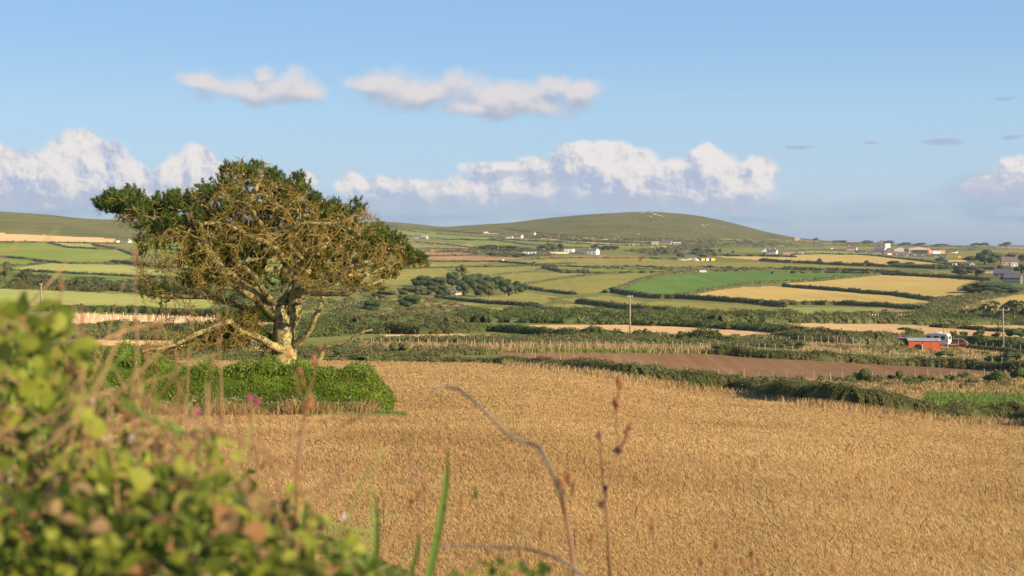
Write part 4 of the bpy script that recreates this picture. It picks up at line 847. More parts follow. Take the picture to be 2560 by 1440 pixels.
# ------------------------------------------------------------------ ripe wheat: stalks with nodding ears
def wheat():
    r=np.random.default_rng(31); WP=[f for f in FIELDS if f[0]=='wheat_field'][0][2]
    n=760000; v=np.concatenate([905+ (1500-905)*r.random(int(n*.72))**1.0, r.uniform(905,1120,n-int(n*.72))]); u=r.uniform(-260,2820,n)
    ok=inpoly(u,v,WP); u,v=u[ok],v[ok]; B=P(u,v); B[:,:2]+=r.normal(size=(len(B),2))*.02*B[:,1:2]**.5
    hy=(B[:,0]>-26)&(B[:,0]<-4.6)&(B[:,1]>48.1)&(B[:,1]<53); B=B[~hy]
    B[:,2]=gz(B[:,0],B[:,1]); d=B[:,1]; k=len(B)
    patch=fbm(B[:,0]/7,B[:,1]/11,2.); rows=vn(B[:,0]*.2+B[:,1]*1.3,4.)
    h=(.15+.07*r.random(k)+.12*(patch-.5))*np.clip(d/26,.65,1.2)
    wd=np.array([-.25,-.05,0])+r.normal(size=(k,3))*.26; wd[:,2]=0; w=np.maximum(.0038,.00021*d)[:,None]*r.uniform(.8,1.3,(k,1)); hh=h[:,None]
    sd_=unit(np.stack([np.ones(k),r.normal(size=k)*.5,np.zeros(k)],-1))
    m=B+np.array([0,0,1.])*hh*.62+wd*hh*.18; tip=m+(np.array([0,0,.42])+wd*.75)*hh
    e1=m+(tip-m)*.5
    V=np.stack([B-sd_*w*.5,B+sd_*w*.5,m+sd_*w*.55,m-sd_*w*.55, m,e1+sd_*w*1.25,tip,e1-sd_*w*1.25],1).reshape(-1,3)
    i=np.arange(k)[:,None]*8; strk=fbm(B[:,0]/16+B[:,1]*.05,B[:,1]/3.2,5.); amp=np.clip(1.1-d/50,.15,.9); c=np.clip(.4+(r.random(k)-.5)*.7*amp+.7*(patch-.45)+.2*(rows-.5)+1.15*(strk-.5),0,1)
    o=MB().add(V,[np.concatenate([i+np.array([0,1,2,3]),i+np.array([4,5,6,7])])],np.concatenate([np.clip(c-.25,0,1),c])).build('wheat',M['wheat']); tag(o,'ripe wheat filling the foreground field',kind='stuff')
    # taller brown weeds and green seedlings
    k=900; u=r.uniform(600,2560,k); v=r.uniform(980,1440,k); ok=(vn(u/60,v/25,3)>.62)&~((u<1000)&(v<1070)); B=P(u[ok],v[ok]); blades(B,r.uniform(.3,.5,len(B)),np.maximum(.008,.0004*B[:,1]),'weeds',M['weed'],r,'darker brown weeds standing above the wheat')
    # verge beyond the wheat and along the far hedges
    def verge(path,k,h0,h1,mat,lb,nm='dry_grass',spread=3.):
        px=densify(path,4.); i=r.integers(0,len(px),k); q=px[i]+r.normal(size=(k,2))*[4,spread]; B=P(q[:,0],q[:,1]); return blades(B,r.uniform(h0,h1,k),np.maximum(.008,.00030*B[:,1]),nm,mat,r,lb)
    verge([(1262,912),(1349,920),(1462,935),(1595,957),(1694,973),(1841,989),(2013,1016),(2235,1041),(2383,1060),(2560,1066),(2700,1082)],9000,.25,.75,M['dry'],'dry grass fringe along the near foot of the long dark hedge')
    verge([(1300,879),(1500,879),(1800,881),(2038,896),(2300,911),(2560,928)],4500,.2,.5,M['greengrass'],'green grass verge at the far edge of the tilled field','grass',2.)
    verge([(900,872),(1200,872),(1500,873),(1780,877)],5000,.4,1.0,M['dry'],'dry grass below the wire fence behind the tilled field','dry_grass',4.)
    verge([(1718,928),(1792,955),(2013,958),(2235,955),(2560,940)],5000,.12,.4,M['dry'],'dry grass along the near edge of the tilled field','dry_grass',4.)
    verge([(2000,972),(2200,972),(2400,976),(2560,970)],6000,.2,.6,M['dry'],'pale dry grass strip behind the long hedge at the right','dry_grass',7.)
    verge([(2320,995),(2430,1000),(2560,1005)],6000,.15,.45,M['greengrass'],'lush green weeds behind the long hedge at the right edge','grass',10.)
    verge([(2000,868),(2267,872),(2450,886),(2560,893)],7000,.15,.45,M['dry'],'rough dry grass round the red shed','dry_grass',7.)
M['weed']=foliage('brown_weeds',[(.22,.10,.04),(.34,.17,.07),(.20,.18,.05)],.3,1.)
wheat()
# ------------------------------------------------------------------ trees and bushes
def crownmesh(seed,nleaf,kind='round'):
    r=np.random.default_rng(seed); mb=MB(); blobs=[]
    nb={'round':9,'wind':7,'bush':6,'pine':9}[kind]
    for i in range(nb):
        if kind=='round': c=(r.uniform(-.34,.34),r.uniform(-.3,.3),r.uniform(.18,.80)); s=r.uniform(.20,.31)
        elif kind=='bush': c=(r.uniform(-.32,.32),r.uniform(-.28,.28),r.uniform(.2,.62)); s=r.uniform(.2,.34)
        elif kind=='wind':
            t=i/(nb-1); c=(.28-.62*t+r.normal()*.04,r.uniform(-.15,.15),.35+.45*math.sin(t*2.0)+r.normal()*.04); s=.24-.11*t
        else:
            c=(r.uniform(-.42,.38),r.uniform(-.25,.25),r.uniform(.35,.85)); s=r.uniform(.12,.22)
        blobs.append((c,s))
    per=nleaf//nb
    for c,s in blobs:
        k=unit(r.normal(size=(per,3))); k[:,2]=np.where(k[:,2]<-.3,-k[:,2],k[:,2]); rad=s*(.82+.5*(vn(k[:,0]*2.2+seed,k[:,1]*2.2,k[:,2]*2.2)-.5))[:,None]*r.uniform(.8,1.08,(per,1))
        p=np.array(c)+k*rad*[1.1,1.1,.8]; V,Fq=leaves_np(p,k+r.normal(size=(per,3))*.45,2.5/math.sqrt(nleaf)*r.uniform(.45,.95,per),1.3,r)
        mb.add(V,[Fq],np.clip(r.uniform(-.2,.2)+r.random(per),0,1))
        if kind!='pine' : mb.ball(c,(s*.86,s*.86,s*.66),8,5,.1)
    return mb
CR={}
def proto(kind,mat,seed,nleaf):
    key=(kind,mat,seed,nleaf)
    if key not in CR:
        mb=crownmesh(seed,nleaf,kind); me=mesh_np('crown',np.concatenate(mb.V),mb.F,M[mat],np.concatenate(mb.r)); CR[key]=me
    return CR[key]
_t=MB()
for (a,b,ra,rb) in [((0,0,-.03),(.01,0,.42),.045,.028),((.01,0,.3),(.16,.03,.6),.022,.010),((0,0,.28),(-.15,-.04,.58),.022,.010),((.0,0,.4),(.02,.1,.7),.02,.008)]: _t.tube([a,b],[ra,rb],6)
TRUNK=mesh_np('trunk',np.concatenate(_t.V),_t.F,M['barkfar'],np.concatenate(_t.r),True)
def tree(u,v,wp,hp,label,mat='treefar',kind='round',seed=None,group=None,name='tree',cat='tree',flip=False,nleaf=1100,trunk=True,emp=True):
    p=P(u,v); s=p[1]/F; seed=(int(u*3+v)%6) if seed is None else seed
    w,h=wp*s,hp*s
    if not trunk:
        o=link(name,proto(kind,mat,seed,nleaf),None,tuple(p-[0,0,.08*h])); o.scale=(w*1.25*(-1 if flip else 1),w*1.1,h*1.6); o.rotation_euler=(0,0,0 if kind=='wind' else seed*1.1)
        return tag(o,label,cat,group)
    root=tag(empty(name,tuple(p)),label,cat,group); kx=1.0 if kind=='wind' else 1.18; w*=kx; root.scale=(w*(-1 if flip else 1),w*.9,h*(1.0 if kind=='wind' else 1.45))
    if kind!='wind' : root.rotation_euler=(0,0,seed*1.1)
    link('trunk',TRUNK,root); link('crown',proto(kind,mat,seed,nleaf),root); return root
T=tree
GC='trees of the copse around the stone cottage'
for (u,v,w,h,m,lb) in [
 (1055,718,48,24,'treefar','broad dark tree at the upper left end of the copse'),(1045,740,40,20,'treeolive','olive tree low at the left end of the copse'),
 (1018,739,42,19,'treeolive','wide olive tree left of the copse, just above the pasture'),(1078,739,34,21,'treefar','dark round tree in the front left of the copse'),
 (1095,724,42,26,'treefar','tall dark tree behind, left of the cottage gable'),(1104,739,30,22,'treefar','dark tree immediately left of the cottage gable'),
 (1130,718,42,28,'treefar','high round tree directly behind the cottage'),(1117,742,24,12,'treeolive','small pale shrub tree in front of the cottage'),
 (1165,732,46,36,'treefar','tallest tree of the copse, right of the cottage'),(1157,741,28,24,'treefar','dark shadowed tree against the right side of the cottage'),
 (1190,730,44,34,'treefar','tall green tree in the middle of the copse'),(1203,742,34,26,'treefar','green tree in front of the middle of the copse'),
 (1222,742,38,28,'treeolive','brownish olive tree in the front of the copse'),(1241,728,40,28,'treefar','dark tree at the back right of the copse'),
 (1262,736,40,28,'treefar','round tree in the right half of the copse'),(1271,741,30,22,'treeolive','short olive tree with its trunk showing at the right of the copse'),
 (1290,734,32,24,'treefar','dark tree near the right end of the copse'),(1308,733,26,18,'treefar','last small tree at the right end of the copse'),
 (1216,722,44,24,'treefar','tree crown showing over the back of the copse'),(1070,722,40,22,'treeolive','grey-green crown at the back left of the copse')]:
    T(u,v,w,h,lb,m,group=GC,nleaf=1500)
for (u,v,w,h,m,lb) in [
 (2462,662,42,29,'treefar','big dark round tree left of the farmhouse by the airfield'),(2486,661,34,24,'treeolive','olive tree between the big round tree and the farmhouse'),
 (2502,660,18,18,'treefar','small dark tree touching the left end of the top farmhouse'),(2425,656,34,12,'treefar','low dark tree group behind the small hut'),
 (2352,656,26,10,'treefar','square dark clump of trees beside the runway strip'),(2555,655,26,14,'treefar','dark tree at the right edge above the lane'),(2525,652,30,16,'treeolive','tree behind the right end of the top farmhouse'),
 (2048,659,13,10,'treefar','small round bush tree on the hedge above the emerald crop'),(2166,665,15,11,'treefar','second round bush tree on the hedge below the upper gold field'),
 (2232,664,40,9,'treefar','low dark thicket on the hedge below the hangars'),(2270,668,40,10,'treeolive','low olive thicket on the hedge right of the dark one'),
 (2400,689,40,14,'treefar','dark tree clump left of the lower farmhouses'),(2440,690,44,14,'treeolive','olive tree clump left of the lower farmhouses'),
 (2500,682,26,14,'treefar','dark trees behind the upper lower farmhouse'),(2552,684,26,16,'treefar','dark tree behind the right farmhouse at the edge'),(2507,704,14,11,'treefar','small tree between the two lower farmhouses'),
 (2448,733,76,22,'treefar','wide dark thicket casting a shadow on the gold barley'),(2500,735,70,20,'treefar','dark thicket in the hollow below the bright lawn'),(2540,733,40,13,'treeolive','low right end of the thicket below the lawn'),
 (1352,625,20,9,'treefar','small tree behind the long white farm building'),(1372,627,30,17,'treeolive','pointed brown-green tree behind the farm'),(1384,627,16,11,'treefar','dark blue-green tree behind the farm wall'),
 (1399,627,22,13,'treefar','round dark tree left of the white flat-roofed building'),(1488,624,20,9,'treefar','dark trees behind the white gabled farmhouse'),(1512,625,20,9,'treefar','left end of the dark tree row right of the white farmhouse'),
 (1526,625,20,9,'treefar','middle of the dark tree row right of the white farmhouse'),(1540,625,16,8,'treefar','right end of the dark tree row right of the white farmhouse'),(1275,628,40,12,'treefar','dark wood edge left of the farm'),
 (1305,630,44,10,'treeolive','bushy wood left of the farm buildings'),(1222,626,50,11,'treefar','dark hedge tree at the left end of the farm wood'),(1250,628,40,11,'treeolive','green tree in the left of the farm wood'),
 (1230,641,30,8,'treefar','dark shrubs in front of the farm wood at its left'),(1265,642,44,10,'treeolive','green shrubs in front of the farm wood'),(1300,643,40,8,'treeolive','pale shrubs below the long white building'),
 (1654,627,9,8,'treefar','small round tree standing alone left of the rubble heap'),(1646,634,14,10,'treefar','dark round tree, left of a pair below the stone farm'),(1664,634,14,9,'treefar','dark round tree, right of a pair below the stone farm'),
 (1691,635,10,9,'treefar','single dark tree on the brown strip'),(1700,644,18,9,'treefar','dark tree above the pale rubble heap'),(1744,629,28,7,'treefar','flat dark clump between the brown strip and the green field'),
 (1768,633,18,10,'treefar','dark tree right of the flat clump'),(1782,634,16,8,'treeolive','olive tree beside the dark tree in the middle distance'),(1799,633,10,8,'treefar','small dark tree in the middle distance'),(1745,636,30,8,'treeolive','olive shrubs behind the yellow containers'),
 (1755,644,26,7,'treefar','dark shrubs right behind the yellow containers'),(1832,634,10,6,'treeolive','small olive bush left of the white gabled house'),(1154,690,24,20,'treeolive','pale green tree standing in the pasture above the copse'),
 (1062,662,14,12,'treeolive','small grey-green tree beside the tip of the pine crown'),
 (205,722,50,22,'treeolive','olive bushy tree in the dark belt above the mown field'),(5,716,46,46,'treeolive','brown-green tree at the left edge above the mown field'),(1025,772,52,28,'treefar','dark spreading shrub tree below the copse'),
 (960,745,60,16,'treeolive','olive scrub trees beside the pine, left of the copse'),(930,778,60,20,'treefar','dark shrub tree on the slope right of the pine')]:
    T(u,v,w,h,lb,m)
T(2270,845,58,30,'wind-bent dark tree leaning left behind the red shed','treefar','wind',1,nleaf=1800)
for (u,v,w,h,lb) in [(2478,800,56,36,'dark wind-swept pine by the pale pole near the right edge'),(2535,808,74,46,'large dark pine behind the tall pole at the right edge'),(2525,800,40,36,'thin-topped pine behind the tall pole'),(2590,806,60,40,'dark pine just outside the right edge')]:
    T(u,v,w,h,lb,'treefar','pine',group='wind-swept pines by the right edge',nleaf=2600)
# rounded gorse bushes
GB='rounded gorse bushes in the rough strips and along the fences'
for i,(u,v,w,h,lb) in enumerate([
 (1002,888,42,30,'dark green bush by the wheat corner, right of the dead pine branch'),(1228,828,30,14,'round bush on the left end of the first stubble strip hedge'),(1080,806,30,18,'dark round bush in the valley scrub right of the pine'),
 (1046,803,20,11,'small brown bush left of the dark round one in the valley'),(1164,806,22,13,'small bush in the valley scrub below the cattle'),(1167,860,40,15,'low round bush behind the fence at its left part'),
 (1332,862,40,12,'flat bush behind the left part of the fence'),(1700,848,22,18,'flat-topped little bush on the stubble edge right of the tall pole'),(1770,850,24,16,'left one of two touching bushes on the stubble edge'),(1788,850,24,22,'right one of two touching bushes on the stubble edge'),
 (1884,848,11,12,'tiny bush by the second fence'),(1903,849,16,11,'low bush by the second fence, right of the tiny one'),(1868,862,22,12,'dark bush between the two fences'),
 (2158,962,34,38,'tallest bush along the near edge of the tilled field'),(2247,955,26,25,'round brownish bush right of the tallest one by the tilled field'),(1905,963,46,22,'wide low bright green bush in front of the fence posts'),
 (1832,956,38,20,'low bright green bush at the corner of the tilled field'),(1765,942,16,9,'very small bush above the long dark hedge'),(1936,950,15,13,'small brown bush right of the wide low one'),
 (2304,957,34,18,'low brownish bush by the tilled field, right half'),(2376,957,24,19,'roundish bush by the tilled field near the right'),(2428,964,38,18,'green bush with pale weeds near the right edge'),
 (2491,960,50,30,'big leaning bush near the right edge of the tilled field'),(2546,955,38,34,'brown bush touching the right edge of the picture'),(2223,952,15,13,'little dark bush left of the round brownish one'),
 (2329,956,18,15,'little bush between the brownish ones'),(2522,908,62,28,'broad dark bush in the rough grass below the tall right pole'),(2474,906,24,16,'dark bush left of the broad one in the rough grass'),
 (2358,894,42,16,'dull brown bush below the red shed'),(2218,883,13,6,'tiny bush in the rough grass left of the shed'),(1990,872,46,20,'green bush rising from the dark hedge left of the rough grass'),
 (190,778,22,14,'brown bush on the hedge below the mown field'),(140,772,15,9,'small bush on the hedge below the mown field at the left'),(222,820,24,11,'small green bush below the tree guards'),
 (368,820,34,14,'round green bush below the middle of the tree guards'),(2410,842,18,13,'brown bush behind the caravan to the right'),(2448,842,26,17,'round bush on the stubble edge right of the caravan'),(2492,844,22,12,'small bush on the stubble edge left of the tall right pole'),
 (2535,846,36,22,'large green bush right of the tall right pole'),(1500,812,30,14,'dark bush in the gorse belt left of the tall pole'),(1625,816,30,16,'dark bush in the gorse belt right of the tall pole'),(1820,824,34,18,'dark bush at the right of the middle gorse belt'),
 (2010,838,28,18,'left lumpy bush on the dividing hedge between stubble strips'),(2040,842,20,14,'right lumpy bush on the dividing hedge between stubble strips'),(850,892,46,16,'low dull bush between the pine and the fence'),(940,884,60,14,'low scrubby bush at the wheat corner')]):
    T(u,v,w,h,lb,'gorse' if i%3 else 'scrub','bush',i%5,GB,'gorse_bush','bush',nleaf=1300,trunk=False)
# ------------------------------------------------------------------ poles, fences
def utility(u,vt,vb,label,arm=1.6,group=None,lean=0.0,rpx=None):
    p=P(u,vb); s=p[1]/F; h=(vb-vt)*s; r0=max(.12,(rpx or .9)*s*.5)
    root=tag(empty('utility_pole',tuple(p)),label,'pole',group)
    MB().tube([(0,0,-.2),(lean*.5,0,h*.5),(lean,0,h)],[r0*1.25,r0*1.1,r0*.85],10).build('pole',M['pole'],root,True)
    if arm: 
        c=MB().box((lean,-r0*.9,h-.35),(arm,.09,.10)).build('crossarm',M['pole'],root)
        for x in (-.42,0,.42): MB().tube([(lean+x*arm,-r0*.9,h-.28),(lean+x*arm,-r0*.9,h-.02)],[.06,.05],6).build('insulator',M['white'],c)
    return root
utility(1575,738,838,'tall wooden pole standing at the stubble strip in the middle',.9,rpx=2.3)
utility(2509,770,877,'tall wooden pole with crossarm right of the red car',2.2,lean=-.1,rpx=2.4)
utility(2452,771,799,'shorter pale pole in front of the wind-swept pines',0,rpx=2.6)
utility(2415,775,799,'thin grey pole left of the wind-swept pines',0,rpx=1.8)
utility(103,709,762,'pale wooden pole above the brambles at the left',.8,rpx=3.8)
utility(350,640,654,'thin distant pole left of the pine crown',0,rpx=1.5)
GPo='thin distant poles crossing the fields'
for u,a,b,lb in [(1551,655,680,'distant pole on the lane hedge left of the stone hut'),(1897,649,669,'distant pole above the emerald crop'),(1325,690,711,'distant pole above the pale pasture right of the copse'),(1549,591,606,'distant pole at the foot of the hill'),
  (1628,624,637,'distant pole left of the dark round trees'),(1245,608,629,'distant pole in front of the farm wood'),(1168,606,621,'distant pole above the upper ploughed field'),(1087,609,621,'distant pole above the left end of the ploughed field'),
  (1011,607,619,'distant pole by the right edge of the pine crown'),(1043,608,618,'faint distant pole right of the pine crown'),(1315,592,603,'distant pole right of the hill cottages'),(1397,586,598,'distant pole left part of the hill foot'),(1422,589,599,'distant pole below the left slope of the hill'),
  (2243,645,663,'pale distant pole in the upper gold field'),(2172,616,632,'pale pole left of the hangars'),(2147,769,777,'tiny pole in the green strip below the gold barley')]:
    utility(u,a,b,lb,0,GPo,rpx=1.3)
def fence(path,n,h,label,post='post',strands=3,pr=.06,wired=True,mat='wood',jit=.08):
    q=densify(path,3.); W=P(q[:,0],q[:,1]); ll=np.concatenate([[0],np.cumsum(np.abs(np.diff(q[:,0])))])
    r=np.random.default_rng(n); t=np.linspace(0,ll[-1],n)+r.normal(size=n)*ll[-1]/n*.08; X=np.stack([np.interp(t,ll,W[:,i]) for i in range(3)],-1)
    X[:,2]=gz(X[:,0],X[:,1]); root=tag(empty('fence',tuple(X[0])),label,'fence'); o=X[0]; tops=[]
    proto=None
    for i,x in enumerate(X):
        if proto is None:
            proto=MB().tube([(0,0,-.1),(0,0,1.)],[1,.86],7).build('post',M[mat],root,True); ob=proto
        else: ob=proto.copy(); COL.objects.link(ob)
        hh=h*r.uniform(.88,1.1); rr=max(pr,.00022*x[1]); ob.location=tuple(x-o); ob.scale=(rr,rr,hh); ob.rotation_euler=(r.normal()*.03,r.normal()*jit*.5,r.random()*6); tops.append(hh)
    if wired:
        for s in range(strands):
            f=(.35,.66,.93)[s]; pts=X+np.array([0,0,1])*h*f-o; MB().tube(pts,np.full(n,max(.006,.000035*X[:,1].mean())),3,False).build('wire',M['wire'],root)
    return root
fence([(905,868),(1100,873),(1400,878),(1800,880.5),(1990,887),(2200,898),(2400,909),(2620,925)],74,1.35,'long wire fence with pale posts along the far side of the tilled field',pr=.055)
fence([(1648,852),(1800,856),(2000,861),(2235,867)],30,1.3,'second wire fence with pale posts, running behind to the left of the red shed',pr=.06)
fence([(2371,867),(2416,871),(2460,875),(2510,880),(2620,890)],12,1.35,'wire fence with pale posts running right from the red shed',pr=.06)
fence([(1792,951),(1950,955),(2100,955),(2290,951),(2460,948),(2600,945)],24,1.15,'wire fence along the near edge of the tilled field',pr=.045)
fence([(1300,892),(1420,902),(1500,910),(1640,923)],11,.8,'short row of low fence posts at the left of the tilled field',pr=.045)
fence([(1180,640),(1240,642),(1330,646)],12,1.6,'far field fence below the farm wood',strands=1,pr=.1) if False else None
# low wall with square piers
p0,p1=P(2122,794),P(2274,795); root=tag(empty('garden_wall',tuple(p0)),'low pale wall topped with a row of short square piers in the valley','wall'); dv=p1-p0; L_=np.linalg.norm(dv[:2]); az=math.atan2(dv[1],dv[0])
MB().box((dv[0]/2,dv[1]/2,dv[2]/2+.12),(L_,.4,.55),az).build('wall_base',M['wall_stone'],root)
for i in range(22):
    t=i/21; MB().box((dv[0]*t,dv[1]*t,dv[2]*t+.75),(.34,.42,.8),az).build('pier',M['wall_cream'],root)
# tree guards in the newly planted strip
g0=None; r=np.random.default_rng(4); k=0
gl=MB().tube([(0,0,-.05),(0,0,1.)],[1,1],6,True).build('tree_guard',M['cream'],None,True); gme=gl.data
bpy.data.objects.remove(gl)
for row in range(6):
    for i in range(20):
        t=(i+r.uniform(-.3,.3))/20; u=170+t*460+row*4; v=789+row*3.8+t*10+r.normal()*.4+ (0)
        if v>817 or not inpoly(np.array(u),np.array(v),[(150,781),(420,790),(640,800),(700,812),(640,816),(350,818),(200,812),(150,800)]): continue
        p=P(u,v); o=link('tree_guard',gme,None,tuple(p)); o.scale=(.055,.055,r.uniform(.8,1.15)); o.rotation_euler=(r.normal()*.05,r.normal()*.05,0)
        tag(o,'small pale tree guard in the planted rows left of the pine','tree guard','tree guards in rows on the tan strip')
# ------------------------------------------------------------------ buildings
def at_(root,mb,name,mat,parent=None): return mb.build(name,M[mat],parent or root)
def house(u,vb,wpx,epx,rpx,dm,label,wall='wall_white',roof='slate',ridge='x',rz=0.,chim=(),win=0,name='house',cat='house',floors=1,door=False,sink=.5,group=None,sidewin=0,wing=None):
    """wpx width, epx eaves height, rpx ridge height in photo pixels at the house's distance; dm depth in metres"""
    p=P(u,vb); s=p[1]/F; W,E,Rg=wpx*s,epx*s,rpx*s; root=tag(empty(name,tuple(p+[0,dm*.3,0]),rz),label,cat,group)
    w=MB(); d2=dm/2
    if ridge=='x': w.prism([(-d2,-sink),(d2,-sink),(d2,E),(0,Rg),(-d2,E)],'x',-W/2,W/2)
    elif ridge=='y': w.prism([(-W/2,-sink),(W/2,-sink),(W/2,E),(0,Rg),(-W/2,E)],'y',-d2,d2)
    elif ridge=='mono': w.prism([(-d2,-sink),(d2,-sink),(d2,Rg),(-d2,E)],'x',-W/2,W/2)
    else: w.prism([(-d2,-sink),(d2,-sink),(d2,E),(-d2,E)],'x',-W/2,W/2)
    w.build('wall',M[wall],root)
    rf=MB(); t=.18; o=.35
    if ridge=='x':
        k=(Rg-E)/d2
        for sg in (-1,1): rf.prism([(sg*(d2+o),E-k*o),(0,Rg),(0,Rg+t),(sg*(d2+o),E-k*o+t)],'x',-W/2-o*.6,W/2+o*.6)
    elif ridge=='y':
        k=(Rg-E)/(W/2)
        for sg in (-1,1): rf.prism([(sg*(W/2+o),E-k*o),(0,Rg),(0,Rg+t),(sg*(W/2+o),E-k*o+t)],'y',-d2-o*.6,d2+o*.6)
    elif ridge=='mono': rf.prism([(-d2-o,E-.02),(d2+o,Rg+.02),(d2+o,Rg+.14),(-d2-o,E+.1)],'x',-W/2-o,W/2+o)
    else: rf.box((0,0,E+.1),(W+.5,dm+.5,.25))
    rfo=rf.build('roof',M[roof],root)
    for c in chim:
        cm=MB().box((c*W/2,0,Rg+.35),(1.0,.8,1.9)); cm.box((c*W/2,0,Rg+1.38),(1.15,.95,.16)); cm.build('chimney',M[wall],rfo)
    for f in range(floors):
        for i in range(win):
            x=-W/2+W*(i+.5)/win; z=E*(f+.52)/floors
            wd=MB().box((x,-d2-.03,z),(min(1.3,W/win*.45),.10,min(1.4,E/floors*.5))).build('window',M['glass'],root)
            MB().box((x,-d2-.05,z-min(1.4,E/floors*.5)/2-.06),(min(1.3,W/win*.45)+.3,.18,.12)).build('sill',M['white'],wd)
        for i in range(sidewin):
            y=-d2+dm*(i+.5)/sidewin; MB().box((W/2+.03,y,E*(f+.52)/floors),(.10,1.1,min(1.4,E/floors*.5))).build('window',M['glass'],root)
    if door: MB().box((W*.12,-d2-.04,1.0),(1.0,.12,2.0)).build('door',M['dark'],root)
    return root
house(1141,738,13,9,17,9,'stone cottage gable half hidden among the copse trees','wall_stone','slate','y',-.35,(0,),1,'cottage')
house(1484,636,24,10,14,10,'white two-storey farmhouse with chimneys and a gable at its right','wall_white','roof_brown','x',-.5,(-.8,.7),2,'farmhouse',floors=2,sidewin=1)
house(1424,633,22,10,11,11,'white flat-roofed building with a dark upper front','wall_white','roof_pale','flat',-.3,(),2,'farm_building',cat='building')
house(1397,634,46,4,5,6,'long low pale wall-like shed left of the flat-roofed building','wall_cream','roof_pale','flat',0,(),0,'shed','shed')
house(1323,635,34,5,7.5,10,'long low white building at the left end of the farm','wall_white','roof_brown','x',-.1,(),4,'farm_building',cat='building')
house(1456,632,34,4,8,12,'long dark-roofed barn behind the white farmhouse','wall_grey','slate','x',-.1,(-.6,),0,'barn','barn')
house(1274,596,16,4,7,8,'low pale cottage row at the left below the hill','wall_cream','roof_brown','x',-.2,(),2,'cottage')
house(1296,596,22,5,11,9,'brown-roofed cottage below the left slope of the hill','wall_cream','roof_brown','x',-.5,(-.7,),2,'cottage')
house(1332,588,13,4,8,9,'small orange-roofed house high on the hill foot','wall_cream','roof_brown','x',-.4,(.5,),1)
house(1215,583,12,3,4,8,'tiny pale building on the moor left of the hill','wall_cream','roof_pale','x',0,(),0,'shed','shed')
house(1232,585,26,2,2.5,3,'long thin pale wall on the moor left of the hill','wall_stone','roof_pale','flat',0,(),0,'field_wall','wall')
house(1040,596,12,4,8,8,'grey stone barn on the slope right of the pine crown','wall_stone','slate','x',0,(),1,'barn','barn')
house(1062,597,14,4,9,8,'pale stone house with gable on the slope right of the pine crown','wall_stone','roof_pale','x',-.5,(),1)
house(1638,611,20,6,7,10,'tan flat farm building below the hill','wall_tan','roof_pale','x',0,(),3,'farm_building',cat='building')
house(1667,611,26,5,10,12,'grey-roofed farmhouse below the hill','wall_stone','slate','x',-.3,(-.6,.6),3,'farmhouse')
house(1692,612,20,4,7,9,'pale barn at the right of the stone farm below the hill','wall_grey','roof_pale','x',0,(),1,'barn','barn')
house(1623,610,12,4,6,8,'grey shed at the left of the stone farm below the hill','wall_grey','slate','x',0,(),0,'shed','shed')
house(1993,601,14,6,7,9,'lone stone house on the skyline right of the hill','wall_stone','wall_stone','x',0,(),2)
house(1915,634,16,6,12,9,'left half of the white gabled house with dark slate roof','wall_white','slate','y',-.3,(0,),2)
house(1932,635,24,6,12,9,'right half of the white gabled house above the upper gold field','wall_white','slate','x',-.5,(-.6,.6),3)
house(1973,636,28,6,8,12,'long brown barn right of the white gabled house','wall_tan','roof_brown','x',-.1,(),4,'barn','barn')
house(2003,636,12,4,6,7,'small white shed right of the long brown barn','wall_white','roof_pale','x',0,(),1,'shed','shed')
house(2131,627,24,6,11,9,'cream house with brown roof left of the airfield','wall_cream','roof_brown','x',-.4,(-.7,.5),3)
house(2152,632,20,6,7,9,'dark green shed beside the cream house','darkgreen' if 'darkgreen' in M else 'slate','slate','flat',0,(),0,'shed','shed')
house(2080,622,6,2,3,6,'tiny white van-sized hut in the far fields','white','roof_pale','flat',0,(),0,'hut','hut')
for u,v,w,e,rg,lb,wl in [(2178,609,14,3,6,'left dark-roofed house on the skyline behind the tower','wall_grey'),(2199,609,10,3,5,'small dark house on the skyline left of the tower','wall_grey'),(2208,609,12,4,8,'tall gabled house on the skyline beside the tower','wall_tan'),(2228,610,12,3,6,'house on the skyline right of the tower','wall_grey'),
   (2330,616,8,2,4,'small house on the skyline behind the hangars','wall_tan'),(2478,620,12,3,5,'left house of the skyline village at the right','wall_grey'),(2502,621,26,3,6,'long pale house of the skyline village','wall_tan'),(2530,621,22,4,8,'brown-roofed house of the skyline village','wall_tan'),(2548,622,22,5,9,'right house of the skyline village at the edge','wall_tan'),(2700,622,22,5,9,'house of the skyline village outside the right edge','wall_tan')]:
    house(u,v,w,e,rg,9,lb,wl,'roof_brown' if wl=='wall_tan' else 'slate','x',-.3,(.6,),1)
for u,w,h,lb in [(2166,22,5,'dark shrubs on the skyline left of the tower'),(2222,26,6,'tree clump behind the tower'),(2262,30,4,'low skyline shrubs right of the tower'),(2300,34,4,'dark skyline shrubs behind the hangars'),(2350,34,3,'thin skyline shrubs right of the hangars'),(2440,26,6,'dark trees left of the skyline village'),(2460,24,7,'dark trees beside the first skyline village house'),(2515,30,8,'dark trees in the skyline village'),(2100,30,3,'low skyline bush right of the stone house'),(2040,16,4,'small skyline bush right of the lone stone house')]:
    T(u,vsky(u)+3.,w,h+3,lb,'treefar','bush',name='bush',cat='bush',group='bushes on the skyline at the right',nleaf=700,trunk=False)
